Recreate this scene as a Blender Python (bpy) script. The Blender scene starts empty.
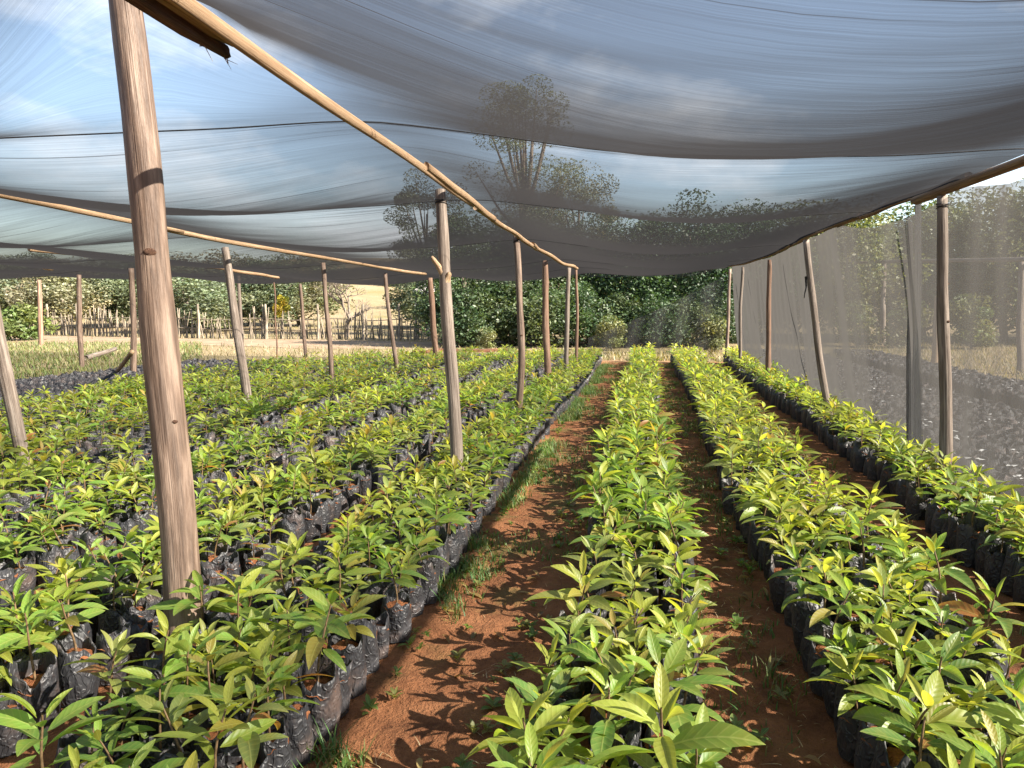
import bpy, math, random
import numpy as np
from mathutils import Vector, Matrix, noise as mnoise

random.seed(7)
rng = np.random.default_rng(7)
PI = math.pi
scene = bpy.context.scene
COL = scene.collection

# ------------------------------------------------------------------ camera
CAM_H, FPX = 1.55, 770.0
PITCH = math.atan((384 - 303) / FPX)
YAW = math.atan((647 - 512) / FPX * math.cos(PITCH))
Fv = np.array([-math.sin(YAW) * math.cos(PITCH), math.cos(YAW) * math.cos(PITCH), -math.sin(PITCH)])
Rv = np.array([math.cos(YAW), math.sin(YAW), 0.0])
Uv = np.cross(Rv, Fv)
CAM = np.array([0, 0, CAM_H])
cam_d = bpy.data.cameras.new("camera")
cam = bpy.data.objects.new("camera", cam_d)
COL.objects.link(cam)
cam.location = CAM
cam.rotation_euler = Matrix((Rv, Uv, -Fv)).transposed().to_euler()
cam_d.sensor_width = 36.0
cam_d.lens = FPX / 1024 * 36
cam_d.clip_start = 0.05
cam_d.clip_end = 3000
scene.camera = cam


def ray(px, py):
    return Fv * FPX + (px - 512) * Rv - (py - 384) * Uv


def onz(px, py, z):
    r = ray(px, py)
    return CAM + r * (z - CAM_H) / r[2]


def ondepth(px, py, d):
    return CAM + ray(px, py) / FPX * d


def depth(P):
    return float((np.asarray(P) - CAM) @ Fv)


def project(P):
    v = np.asarray(P) - CAM
    d = v @ Fv
    return 512 + FPX * (v @ Rv) / d, 384 - FPX * (v @ Uv) / d, d


# ------------------------------------------------------------------ helpers
def tag(o, label=None, cat=None, group=None, kind=None):
    if label: o["label"] = label
    if cat: o["category"] = cat
    if group: o["group"] = group
    if kind: o["kind"] = kind
    return o


def empty(name, loc=(0, 0, 0), rz=0.0):
    o = bpy.data.objects.new(name, None)
    COL.objects.link(o)
    o.location = loc
    o.rotation_euler = (0, 0, rz)
    o.empty_display_size = 0.1
    return o


def np_mesh(name, V, Q, mats, midx=None, tint=None, luv=None, smooth=True):
    """mesh from an (n,3) vertex array and an (m,4) quad array"""
    me = bpy.data.meshes.new(name)
    V = np.ascontiguousarray(V, dtype=np.float32); Q = np.ascontiguousarray(Q, dtype=np.int32)
    me.vertices.add(len(V)); me.vertices.foreach_set("co", V.ravel())
    me.loops.add(Q.size); me.loops.foreach_set("vertex_index", Q.ravel())
    me.polygons.add(len(Q))
    me.polygons.foreach_set("loop_start", np.arange(0, Q.size, 4, dtype=np.int32))
    me.polygons.foreach_set("loop_total", np.full(len(Q), 4, dtype=np.int32))
    for m in mats: me.materials.append(m)
    if midx is not None: me.polygons.foreach_set("material_index", np.ascontiguousarray(midx, dtype=np.int32))
    me.polygons.foreach_set("use_smooth", np.full(len(Q), smooth))
    me.update(calc_edges=True)
    if tint is not None:
        a = me.attributes.new("tint", 'FLOAT_COLOR', 'POINT')
        t = np.ones((len(V), 4), dtype=np.float32); t[:, :3] = tint
        a.data.foreach_set("color", t.ravel())
    if luv is not None:
        a = me.attributes.new("luv", 'FLOAT_VECTOR', 'POINT')
        a.data.foreach_set("vector", np.ascontiguousarray(luv, dtype=np.float32).ravel())
    me.validate()
    return me


def link(name, me, parent=None, loc=None):
    o = bpy.data.objects.new(name, me)
    COL.objects.link(o)
    if parent: o.parent = parent
    if loc is not None: o.location = loc
    return o


class QB:
    """collects quads"""
    def __init__(self):
        self.V, self.Q, self.T, self.L, self.M, self.n = [], [], [], [], [], 0

    def add(self, V, Q, tint=(1, 1, 1), luv=None, m=0):
        V = np.asarray(V, dtype=np.float64); Q = np.asarray(Q, dtype=np.int64)
        self.V.append(V); self.Q.append(Q + self.n)
        t = np.asarray(tint, dtype=np.float64)
        self.T.append(np.broadcast_to(t, (len(V), 3)) if t.ndim == 1 else t)
        self.L.append(np.zeros((len(V), 3)) if luv is None else luv)
        self.M.append(np.full(len(Q), m)); self.n += len(V)

    def arrays(self):
        return (np.concatenate(self.V), np.concatenate(self.Q), np.concatenate(self.T), np.concatenate(self.L), np.concatenate(self.M))

    def mesh(self, name, mats, smooth=True):
        V, Q, T, L, M = self.arrays()
        return np_mesh(name, V, Q, mats, M, T, L, smooth)


def grid_quads(nu, nv, wrap=False):
    """nu x nv vertex grid, index = i*nv + j"""
    i = np.arange(nu - 1)[:, None]; jn = nv if wrap else nv - 1
    j = np.arange(jn)[None, :]
    a = i * nv + j; b = i * nv + (j + 1) % nv; c = (i + 1) * nv + (j + 1) % nv; d = (i + 1) * nv + j
    return np.stack([a, b, c, d], -1).reshape(-1, 4)


def tube(path, radii, seg=10, ell=1.0, wob=0.0, cap=True, seed=0, up=(0, 0, 1)):
    """swept tube through path points; returns V,Q,luv (u = length, v = angle)"""
    P = np.asarray(path, dtype=float); n = len(P)
    r = np.broadcast_to(np.asarray(radii, dtype=float), (n,))
    T = np.gradient(P, axis=0); T /= np.linalg.norm(T, axis=1)[:, None] + 1e-12
    up = np.asarray(up, float)
    if abs(T.mean(0) @ up) > 0.9 * np.linalg.norm(T.mean(0)): up = np.array([1.0, 0.13, 0])
    A = np.cross(T, up); A /= np.linalg.norm(A, axis=1)[:, None] + 1e-12
    B = np.cross(A, T)
    an = np.arange(seg) / seg * 2 * PI
    rr = r[:, None] * np.ones(seg)[None]
    if wob:
        g = np.random.default_rng(seed)
        for k in range(2, 6):
            ph = g.uniform(0, 6.28, 3)
            s = np.linspace(0, 1, n)[:, None]
            rr = rr * (1 + wob / k * np.sin(k * an[None] + ph[0] + 2.0 * np.sin(5 * s + ph[1]) + ph[2]))
    V = P[:, None] + A[:, None] * (np.cos(an)[None] * rr)[..., None] * ell + B[:, None] * (np.sin(an)[None] * rr)[..., None]
    ln = np.concatenate([[0], np.cumsum(np.linalg.norm(np.diff(P, axis=0), axis=1))])
    luv = np.stack(np.broadcast_arrays(ln[:, None], an[None] / 6.283, 0.0), -1).reshape(-1, 3)
    V = V.reshape(-1, 3); Q = grid_quads(n, seg, True)
    if cap:
        for end in (0, n - 1):
            c = P[end]; k = len(V)
            inner = c + (V[end * seg:(end + 1) * seg] - c) * 0.02 + T[end] * (0.12 * r[end] * (1 if end else -1))
            V = np.concatenate([V, inner]); luv = np.concatenate([luv, luv[end * seg:(end + 1) * seg]])
            j = np.arange(seg); jj = (j + 1) % seg
            Q = np.concatenate([Q, np.stack([end * seg + j, end * seg + jj, k + jj, k + j], -1)])
    return V, Q, luv


# ------------------------------------------------------------------ materials
class NT:
    def __init__(self, name):
        self.m = bpy.data.materials.new(name); self.m.use_nodes = True
        self.t = self.m.node_tree; self.t.nodes.clear()
        self.out = self.n("ShaderNodeOutputMaterial")

    def n(self, typ, **kw):
        nd = self.t.nodes.new(typ)
        for k, v in kw.items():
            if k.startswith("i_"):
                key = k[2:]
                key = int(key) if key.isdigit() else key.replace("_", " ")
                if hasattr(v, "bl_idname") or isinstance(v, bpy.types.NodeSocket): self.t.links.new(v, nd.inputs[key])
                else: nd.inputs[key].default_value = v
            else: setattr(nd, k, v)
        return nd

    def lk(self, a, b): self.t.links.new(a, b)

    def math(self, op, a, b=None, clamp=False):
        nd = self.n("ShaderNodeMath", operation=op, use_clamp=clamp)
        for i, v in enumerate((a, b)):
            if v is None: continue
            if isinstance(v, bpy.types.NodeSocket): self.lk(v, nd.inputs[i])
            else: nd.inputs[i].default_value = v
        return nd.outputs[0]

    def mix(self, fac, a, b, blend='MIX'):
        nd = self.n("ShaderNodeMix", data_type='RGBA', blend_type=blend)
        for s, v in ((0, fac), (6, a), (7, b)):
            if isinstance(v, bpy.types.NodeSocket): self.lk(v, nd.inputs[s])
            else: nd.inputs[s].default_value = v if s == 0 else (*v, 1)[:4]
        return nd.outputs[2]

    def coord(self, scale=(1, 1, 1), out="Object", src=None):
        mp = self.n("ShaderNodeMapping")
        mp.inputs["Scale"].default_value = scale
        if src is None: src = self.n("ShaderNodeTexCoord").outputs[out]
        self.lk(src, mp.inputs["Vector"])
        return mp.outputs[0]

    def noise(self, vec, scale=5.0, detail=4.0, rough=0.55):
        nd = self.n("ShaderNodeTexNoise"); nd.inputs["Scale"].default_value = scale
        nd.inputs["Detail"].default_value = detail; nd.inputs["Roughness"].default_value = rough
        self.lk(vec, nd.inputs["Vector"])
        return nd.outputs["Fac"]

    def ramp(self, fac, stops):
        nd = self.n("ShaderNodeValToRGB"); self.lk(fac, nd.inputs[0])
        e = nd.color_ramp.elements
        while len(e) < len(stops): e.new(0.5)
        for el, (p, c) in zip(e, stops): el.position = p; el.color = (*c, 1) if len(c) == 3 else c
        return nd.outputs[0]

    def maprange(self, v, a, b, c=0.0, d=1.0, smooth=True):
        nd = self.n("ShaderNodeMapRange", interpolation_type='SMOOTHSTEP' if smooth else 'LINEAR')
        self.lk(v, nd.inputs[0])
        for i, x in zip((1, 2, 3, 4), (a, b, c, d)): nd.inputs[i].default_value = x
        return nd.outputs[0]

    def bump(self, h, strength=0.5, dist=0.01):
        nd = self.n("ShaderNodeBump"); nd.inputs["Strength"].default_value = strength
        nd.inputs["Distance"].default_value = dist; self.lk(h, nd.inputs["Height"])
        return nd.outputs[0]

    def attr(self, name, vec=False):
        nd = self.n("ShaderNodeAttribute", attribute_name=name)
        return nd.outputs["Vector" if vec else "Color"]

    def principled(self, color, rough=0.6, spec=0.5, normal=None, **kw):
        nd = self.n("ShaderNodeBsdfPrincipled")
        for k, v in (("Base Color", color), ("Roughness", rough), ("Specular IOR Level", spec)):
            if isinstance(v, bpy.types.NodeSocket): self.lk(v, nd.inputs[k])
            else: nd.inputs[k].default_value = (*v, 1) if k == "Base Color" else v
        if normal is not None: self.lk(normal, nd.inputs["Normal"])
        for k, v in kw.items(): nd.inputs[k].default_value = v
        return nd.outputs[0]

    def done(self, sh):
        self.lk(sh, self.out.inputs["Surface"])
        return self.m


def leaf_material(name, gain=1.0, trans=0.50, rough=0.42, veins=True):
    t = NT(name)
    col = t.attr("tint")
    nrm = None
    if veins:
        sep = t.n("ShaderNodeSeparateXYZ"); t.lk(t.attr("luv", True), sep.inputs[0])
        u, v = sep.outputs[0], sep.outputs[1]
        av = t.math('ABSOLUTE', v)
        ph = t.math('SUBTRACT', t.math('MULTIPLY', u, 50.0), t.math('MULTIPLY', av, 9.0))
        wv = t.math('SINE', ph)
        vein = t.maprange(wv, 0.72, 1.0)
        mid = t.maprange(av, 0.02, 0.10, 1.0, 0.0)
        vv = t.math('MAXIMUM', t.math('MULTIPLY', vein, 0.45), mid)
        nz = t.noise(t.coord((1, 1, 1)), 28.0, 3)
        col = t.mix(t.maprange(nz, 0.35, 0.75, 0.0, 0.35), col, (0.30, 0.27, 0.05), 'MIX')
        col = t.mix(t.math('MULTIPLY', vv, 0.35), col, (0.50, 0.52, 0.16))
        h = t.math('SUBTRACT', t.math('MULTIPLY', wv, -0.4), t.math('MULTIPLY', mid, 1.2))
        nrm = t.bump(h, 0.30, 0.002)
    pr = t.principled(col, rough, 0.5, nrm)
    tr = t.n("ShaderNodeBsdfTranslucent")
    t.lk(t.mix(0.35, col, (1.0, 1.0, 0.25), 'MULTIPLY'), tr.inputs[0])
    mx = t.n("ShaderNodeMixShader"); mx.inputs[0].default_value = trans
    # light coming through a leaf is more yellow and a little stronger than the reflected green
    bright = t.n("ShaderNodeHueSaturation"); bright.inputs["Value"].default_value = 1.7
    t.lk(t.mix(0.8, col, (1.0, 0.95, 0.30), 'MULTIPLY'), bright.inputs["Color"])
    t.lk(bright.outputs[0], tr.inputs[0])
    t.lk(pr, mx.inputs[1]); t.lk(tr.outputs[0], mx.inputs[2])
    return t.done(mx.outputs[0])


def bag_material(name="black_plastic_film", rough=0.50, spec=0.55):
    t = NT(name)
    off = t.n("ShaderNodeVectorMath", operation='ADD'); t.lk(t.n("ShaderNodeTexCoord").outputs["Object"], off.inputs[0])
    rnd = t.n("ShaderNodeCombineXYZ"); oi = t.n("ShaderNodeObjectInfo")
    for k, f in enumerate((31.0, 57.0, 83.0)): t.lk(t.math('MULTIPLY', oi.outputs["Random"], f), rnd.inputs[k])
    t.lk(rnd.outputs[0], off.inputs[1]); src = off.outputs[0]
    c = t.coord(src=src)
    n1 = t.noise(t.coord((1, 1, 0.30), src=src), 26.0, 3, 0.5)
    n2 = t.noise(t.coord((1, 1, 0.6), src=src), 11.0, 3)
    dust = t.maprange(t.noise(c, 6.0, 5, 0.7), 0.48, 0.74)
    col = t.mix(t.math('MULTIPLY', dust, 0.35), (0.024, 0.024, 0.027), (0.20, 0.13, 0.10))
    ridged = t.math('ABSOLUTE', t.math('SUBTRACT', n1, 0.5))
    warp = t.n("ShaderNodeVectorMath", operation='ADD'); t.lk(t.coord((1, 0.8, 0.45), src=src), warp.inputs[0])
    wn = t.n("ShaderNodeTexNoise"); wn.inputs["Scale"].default_value = 14.0; t.lk(c, wn.inputs["Vector"])
    wsc = t.n("ShaderNodeVectorMath", operation='SCALE'); t.lk(wn.outputs["Color"], wsc.inputs[0]); wsc.inputs["Scale"].default_value = 0.11
    t.lk(wsc.outputs[0], warp.inputs[1])
    vo = t.n("ShaderNodeTexVoronoi", feature='DISTANCE_TO_EDGE'); vo.inputs["Scale"].default_value = 30.0; t.lk(warp.outputs[0], vo.inputs["Vector"])
    crease = t.maprange(vo.outputs["Distance"], 0.0, 0.16, 1.0, 0.0)
    h = t.math('ADD', t.math('MULTIPLY', ridged, -1.6), t.math('MULTIPLY', n2, 1.0))
    h = t.math('ADD', h, t.math('MULTIPLY', crease, 0.28))
    return t.done(t.principled(col, rough, spec, t.bump(h, 0.8, 0.012)))


def soil_material(name="potting_soil"):
    t = NT(name)
    c = t.coord()
    n1 = t.noise(c, 30, 6, 0.65); n2 = t.noise(c, 140, 3)
    col = t.ramp(n1, [(0.3, (0.10, 0.036, 0.016)), (0.5, (0.23, 0.085, 0.035)), (0.72, (0.33, 0.14, 0.06))])
    h = t.math('ADD', n1, t.math('MULTIPLY', n2, 0.5))
    return t.done(t.principled(col, 0.92, 0.2, t.bump(h, 0.9, 0.02)))


def bark_material(name, dark, mid, light, stretch=0.12, scale=16.0, rough=0.75, bump=0.5):
    t = NT(name)
    sep = t.n("ShaderNodeSeparateXYZ"); t.lk(t.attr("luv", True), sep.inputs[0])
    a = t.math('MULTIPLY', sep.outputs[1], 2 * PI)
    cmb = t.n("ShaderNodeCombineXYZ")
    t.lk(t.math('MULTIPLY', t.math('COSINE', a), 0.3), cmb.inputs[0]); t.lk(t.math('MULTIPLY', t.math('SINE', a), 0.3), cmb.inputs[1])
    t.lk(sep.outputs[0], cmb.inputs[2])
    info = t.n("ShaderNodeObjectInfo")
    add = t.n("ShaderNodeVectorMath", operation='ADD'); t.lk(cmb.outputs[0], add.inputs[0])
    cr = t.n("ShaderNodeCombineXYZ"); t.lk(t.math('MULTIPLY', info.outputs["Random"], 37.0), cr.inputs[2])
    t.lk(cr.outputs[0], add.inputs[1])
    src = add.outputs[0]
    n1 = t.noise(t.coord((1, 1, stretch), src=src), scale, 6, 0.6)
    n2 = t.noise(t.coord((1, 1, 0.5), src=src), 5.0, 4, 0.6)
    n3 = t.noise(t.coord((1, 1, 0.05), src=src), scale * 4, 3, 0.6)
    col = t.ramp(n1, [(0.32, dark), (0.5, mid), (0.7, light)])
    col = t.mix(t.maprange(n2, 0.5, 0.68, 0, 0.75), col, light)
    col = t.mix(t.maprange(n2, 0.48, 0.30, 0, 0.5), col, dark)
    col = t.mix(t.maprange(n3, 0.62, 0.75, 0, 0.3), col, tuple(0.5 * v for v in dark))
    h = t.math('ADD', n1, t.math('MULTIPLY', n3, 0.7))
    return t.done(t.principled(col, rough, 0.3, t.bump(h, bump, 0.012)))


def net_material(name, cover, streak, axis_scale, wide_scale, color=(0.10, 0.10, 0.11), light=(0.2, 0.2, 0.21), var=0.20, skew=0.0, lines=0.0):
    """woven shade cloth: threads cover a share of the area; seen aslant they cover more"""
    t = NT(name)
    src = t.n("ShaderNodeTexCoord").outputs["Object"]
    if skew:  # the weave runs with the slightly slanting wires
        sp = t.n("ShaderNodeSeparateXYZ"); t.lk(src, sp.inputs[0]); cb = t.n("ShaderNodeCombineXYZ")
        t.lk(sp.outputs[0], cb.inputs[0]); t.lk(t.math('ADD', sp.outputs[1], t.math('MULTIPLY', sp.outputs[0], skew)), cb.inputs[1])
        src = cb.outputs[0]
    s1 = t.noise(t.coord(axis_scale, src=src), streak, 4, 0.65)
    s2 = t.noise(t.coord(wide_scale, src=src), 1.0, 4, 0.6)
    s3 = t.noise(t.coord(axis_scale, src=src), streak * 3.7, 2, 0.6)
    a = t.math('ADD', t.math('MULTIPLY', t.math('SUBTRACT', s1, 0.5), var * 2.4), cover)
    a = t.math('ADD', a, t.math('MULTIPLY', t.math('SUBTRACT', s2, 0.5), var * 1.2))
    a = t.math('ADD', a, t.math('MULTIPLY', t.math('SUBTRACT', s3, 0.5), var * 1.6))
    if lines:  # pulled threads and thin creases
        s4 = t.noise(t.coord((0.22, 34.0, 1.0), src=src), 1.0, 2, 0.5)
        a = t.math('ADD', a, t.math('MULTIPLY', t.maprange(s4, 0.64, 0.74), lines))
    a = t.math('MINIMUM', t.math('MAXIMUM', a, 0.10), 0.93)
    geo = t.n("ShaderNodeNewGeometry")
    dot = t.n("ShaderNodeVectorMath", operation='DOT_PRODUCT')
    t.lk(geo.outputs["Normal"], dot.inputs[0]); t.lk(geo.outputs["Incoming"], dot.inputs[1])
    c = t.math('MAXIMUM', t.math('ABSOLUTE', dot.outputs["Value"]), 0.05)
    ex = t.math('MINIMUM', t.math('DIVIDE', 1.0, c), 12.0)
    open_ = t.math('POWER', t.math('SUBTRACT', 1.0, a), ex)
    cov = t.math('SUBTRACT', 1.0, open_)
    df = t.n("ShaderNodeBsdfDiffuse"); df.inputs[0].default_value = (*light, 1)
    tl = t.n("ShaderNodeBsdfTranslucent"); tl.inputs[0].default_value = (*color, 1)
    m1 = t.n("ShaderNodeMixShader"); m1.inputs[0].default_value = 0.5
    t.lk(df.outputs[0], m1.inputs[1]); t.lk(tl.outputs[0], m1.inputs[2])
    tp = t.n("ShaderNodeBsdfTransparent")
    m2 = t.n("ShaderNodeMixShader"); t.lk(cov, m2.inputs[0])
    t.lk(tp.outputs[0], m2.inputs[1]); t.lk(m1.outputs[0], m2.inputs[2])
    return t.done(m2.outputs[0])


def plain(name, color, rough=0.7, spec=0.3, nscale=20, amount=0.5, bump=0.3, dist=0.01):
    t = NT(name)
    n1 = t.noise(t.coord(), nscale, 5, 0.6)
    col = t.mix(t.maprange(n1, 0.3, 0.7), tuple(c * (1 - amount) for c in color), tuple(min(1, c * (1 + amount * 0.6)) for c in color))
    return t.done(t.principled(col, rough, spec, t.bump(n1, bump, dist)))


M_LEAF = leaf_material("seedling_leaf")
M_BAG = bag_material()
M_BAG_OLD = bag_material("weathered_plastic_film", 0.6, 0.2)
M_SOIL = soil_material()
M_STEM = plain("seedling_stem", (0.16, 0.10, 0.05), 0.7, 0.3, 60, 0.4)
M_POST = bark_material("peeled_pole", (0.055, 0.036, 0.026), (0.125, 0.082, 0.058), (0.25, 0.18, 0.135), 0.35, 7.0, 0.55, 0.7)
M_POST_GREY = bark_material("weathered_pole", (0.075, 0.056, 0.044), (0.165, 0.128, 0.102), (0.29, 0.24, 0.20), 0.2, 10.0, 0.75, 0.7)
M_POST_RED = bark_material("red_bark_pole", (0.075, 0.042, 0.028), (0.165, 0.095, 0.062), (0.28, 0.18, 0.125))
M_RAIL = bark_material("split_timber", (0.15, 0.085, 0.042), (0.30, 0.19, 0.105), (0.46, 0.33, 0.21), 0.05, 24, 0.7, 0.6)
M_RAIL_DARK = bark_material("dark_timber", (0.09, 0.05, 0.03), (0.19, 0.11, 0.06), (0.33, 0.21, 0.12), 0.06, 22, 0.8, 0.7)
M_BARKY = bark_material("rough_bark", (0.035, 0.018, 0.012), (0.11, 0.055, 0.035), (0.22, 0.12, 0.07), 0.2, 40, 0.9, 1.0)
M_TRUNK = bark_material("tree_bark", (0.05, 0.04, 0.03), (0.13, 0.10, 0.075), (0.24, 0.20, 0.16), 0.3, 12, 0.9, 0.8)
M_NET = net_material("shade_cloth_roof", 0.315, 1.0, (0.55, 95.0, 1.0), (0.5, 4.0, 1.0), color=(0.028, 0.0265, 0.0275), light=(0.035, 0.035, 0.036), var=0.105, lines=0.42, skew=-0.29)
M_NETW = net_material("shade_cloth_wall", 0.42, 1.0, (9.0, 9.0, 0.5), (0.9, 0.9, 0.5), color=(0.060, 0.057, 0.054), light=(0.05, 0.05, 0.05), var=0.07)
M_NETD = net_material("shade_cloth_folded", 0.33, 1.0, (30.0, 30.0, 0.6), (2, 2, 0.5), color=(0.06, 0.06, 0.06), light=(0.08, 0.08, 0.08), var=0.2)
M_CORD = plain("dark_cord", (0.02, 0.02, 0.022), 0.8, 0.2, 80, 0.3)
M_FOL = leaf_material("tree_foliage", trans=0.25, rough=0.55, veins=False)
M_GRASS = leaf_material("grass_blade", trans=0.3, rough=0.6, veins=False)
M_TAN = plain("dry_earth", (0.225, 0.162, 0.108), 0.95, 0.1, 1.2, 0.25, 0.6, 0.05)
M_PALE = plain("pale_glint_fleck", (0.62, 0.62, 0.60), 0.45, 0.5, 30, 0.2)  # pale colour imitating sun glints on bag rims
M_PLANK = plain("red_plank", (0.22, 0.10, 0.055), 0.85, 0.2, 12, 0.5)
M_SHEET = plain("pale_metal_sheet", (0.66, 0.62, 0.58), 0.5, 0.5, 6, 0.12)
M_STAKE = plain("dry_stake", (0.19, 0.155, 0.115), 0.9, 0.15, 3.0, 0.5)


def ground_material():
    t = NT("nursery_ground")
    tc = t.n("ShaderNodeTexCoord").outputs["Object"]
    sep = t.n("ShaderNodeSeparateXYZ"); t.lk(tc, sep.inputs[0])
    wob = t.math('MULTIPLY', t.math('SUBTRACT', t.noise(tc, 0.9, 4), 0.5), 1.6)
    x = t.math('ADD', sep.outputs[0], wob); y = t.math('ADD', sep.outputs[1], wob)
    inside = t.math('MULTIPLY', t.maprange(x, -9.0, -8.2), t.maprange(x, 6.6, 7.4, 1, 0))
    inside = t.math('MULTIPLY', inside, t.maprange(y, 20.3, 21.6, 1, 0))
    # red soil
    n1 = t.noise(tc, 3.2, 6, 0.62); n2 = t.noise(tc, 34, 5, 0.65); n3 = t.noise(tc, 120, 3)
    red = t.ramp(n1, [(0.30, (0.085, 0.034, 0.016)), (0.5, (0.185, 0.076, 0.033)), (0.75, (0.29, 0.13, 0.06))])
    red = t.mix(t.maprange(n2, 0.4, 0.7, 0, 0.45), red, (0.27, 0.12, 0.055))
    red = t.mix(t.maprange(n3, 0.60, 0.72, 0, 0.4), red, (0.06, 0.025, 0.012))
    moss = t.math('MULTIPLY', t.maprange(t.noise(tc, 2.1, 5, 0.7), 0.50, 0.66), t.maprange(sep.outputs[1], 2.4, 5.5, 0.15, 0.9))
    red = t.mix(moss, red, (0.105, 0.095, 0.032))
    # dry grassland
    f1 = t.noise(tc, 0.22, 6, 0.6); f2 = t.noise(tc, 6.0, 5, 0.7)
    dry = t.ramp(f1, [(0.3, (0.13, 0.115, 0.048)), (0.5, (0.195, 0.150, 0.092)), (0.72, (0.265, 0.195, 0.125))])
    dry = t.mix(t.maprange(f2, 0.35, 0.7, 0, 0.5), dry, (0.22, 0.17, 0.075))
    col = t.mix(inside, dry, red)
    h = t.math('ADD', t.math('MULTIPLY', n2, 1.0), t.math('MULTIPLY', n3, 0.35))
    h = t.math('ADD', h, t.math('MULTIPLY', f2, 0.4))
    return t.done(t.principled(col, 0.95, 0.15, t.bump(h, 0.9, 0.03)))


M_GROUND = ground_material()

# ------------------------------------------------------------------ ground sheet
def sstep(a, b, x):
    t = np.clip((x - a) / (b - a), 0, 1)
    return t * t * (3 - 2 * t)


def hill_z(x, y):
    x = np.asarray(x, float); y = np.asarray(y, float)
    s = -0.45 * x + 0.89 * y
    z = 7.0 * sstep(42, 150, s) * (0.55 + 0.45 * sstep(10, -60, x))
    z = z + 5.0 * sstep(30, 90, x * 0.7 + y * 0.6)
    z = z + 10 * sstep(160, 420, np.hypot(x, y))
    z = z + 1.0 * np.sin(x * 0.06 + 1.3) * np.sin(y * 0.05) * sstep(45, 90, np.hypot(x, y))
    return z


def vnoise(x, y, f, seed):
    return np.array([mnoise.noise(Vector((a * f, b * f, seed))) for a, b in zip(x, y)])


xs = np.concatenate([-np.geomspace(900, 9, 46), np.arange(-8.6, -1.35, 0.25), np.arange(-1.3, 2.7, 0.028), np.arange(2.8, 9, 0.4), np.geomspace(9.2, 900, 44)])
ys = np.concatenate([-np.geomspace(200, 1, 16), np.arange(-0.6, 1.3, 0.2), np.arange(1.4, 8.5, 0.032), np.arange(8.6, 24, 0.25), np.geomspace(24.4, 1200, 60)])
GX, GY = np.meshgrid(xs, ys, indexing="ij")
gx, gy = GX.ravel(), GY.ravel()
gz = hill_z(gx, gy)
near = (np.abs(gx - 0.6) < 2.1) & (gy > 1.2) & (gy < 9)
bump = np.zeros_like(gx)
xn, yn = gx[near], gy[near]
bump[near] = 0.020 * vnoise(xn, yn, 2.3, 1.7) + 0.015 * vnoise(xn, yn, 7.0, 4.1) + 0.012 * np.maximum(0, vnoise(xn, yn, 16.0, 8.3)) + 0.004 * vnoise(xn, yn, 38.0, 2.2)
gz = gz + bump - 0.004
ground = link("ground", np_mesh("ground", np.stack([gx, gy, gz], 1), grid_quads(len(xs), len(ys)), [M_GROUND]))
tag(ground, kind="structure", label="red soil of the nursery floor running out to dry grassland")

# dirt road across the back left
px = np.linspace(-46, -3.5, 60); pv = []
for i, x in enumerate(px):
    y0 = 24.6 + 0.10 * (-x - 6) + 0.35 * math.sin(x * 0.7); y1 = 29.6 + 0.10 * (-x - 6) + 0.4 * math.sin(x * 0.5 + 2)
    for k in range(5): 
        yy = y0 + (y1 - y0) * k / 4
        pv.append((x, yy, float(hill_z(x, yy)) + 0.004))
road = link("dirt_road", np_mesh("dirt_road", np.array(pv), grid_quads(60, 5), [M_TAN]))
tag(road, kind="structure", label="pale bare dirt track in front of the stick fence")

# ------------------------------------------------------------------ seedling templates
def leaf(nu, nv, L, W, th0, droop, fold, g, u0=0.0):
    """leaf blade pointing along +x, returns verts and luv"""
    u = np.linspace(0, 1, nu); v = np.linspace(-1, 1, nv)
    th = th0 - droop * u ** 1.3
    ds = L / (nu - 1)
    cx = np.concatenate([[0], np.cumsum(np.cos(th[:-1]) * ds)]); cz = np.concatenate([[0], np.cumsum(np.sin(th[:-1]) * ds)])
    w = W * np.clip(np.sin(PI * np.clip(u, 0.0, 1) ** 0.88), 0, 1) ** 0.85 * 0.5
    w = np.maximum(w, 0.018 * W + (0.0 if nu > 4 else 0.0)); w[-1] = 0.004 * W
    rip = g.uniform(0, 6.28)
    V = np.zeros((nu, nv, 3))
    side = g.uniform(-0.10, 0.10) * L * u ** 2
    nx, nz = -np.sin(th), np.cos(th)
    for j, vv in enumerate(v):
        off = fold * abs(vv) * w + 0.045 * w * np.sin(u * 11 + rip + 2 * vv) * abs(vv)
        V[:, j, 0] = cx + nx * off
        V[:, j, 1] = side + vv * w * math.cos(math.atan(fold))
        V[:, j, 2] = cz + nz * off
    luv = np.zeros((nu, nv, 3)); luv[..., 0] = u[:, None]; luv[..., 1] = v[None] * (w / (0.5 * W))[:, None]
    return V.reshape(-1, 3), grid_quads(nu, nv), luv.reshape(-1, 3)


CLASSES = {  # label word, mature leaf, young leaf
    "fresh green": ((0.130, 0.245, 0.042), (0.27, 0.39, 0.065)),
    "yellow-green": ((0.215, 0.290, 0.042), (0.42, 0.45, 0.08)),
    "deep green": ((0.070, 0.160, 0.034), (0.16, 0.27, 0.05)),
    "bronze-tipped": ((0.165, 0.220, 0.035), (0.36, 0.22, 0.07)),
    "pale olive": ((0.190, 0.245, 0.070), (0.31, 0.35, 0.10)),
}
CNAMES = list(CLASSES)
SOIL_Z = 0.168


def rotz(V, a):
    c, s = math.cos(a), math.sin(a)
    return V @ np.array([[c, s, 0], [-s, c, 0], [0, 0, 1]])


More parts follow.
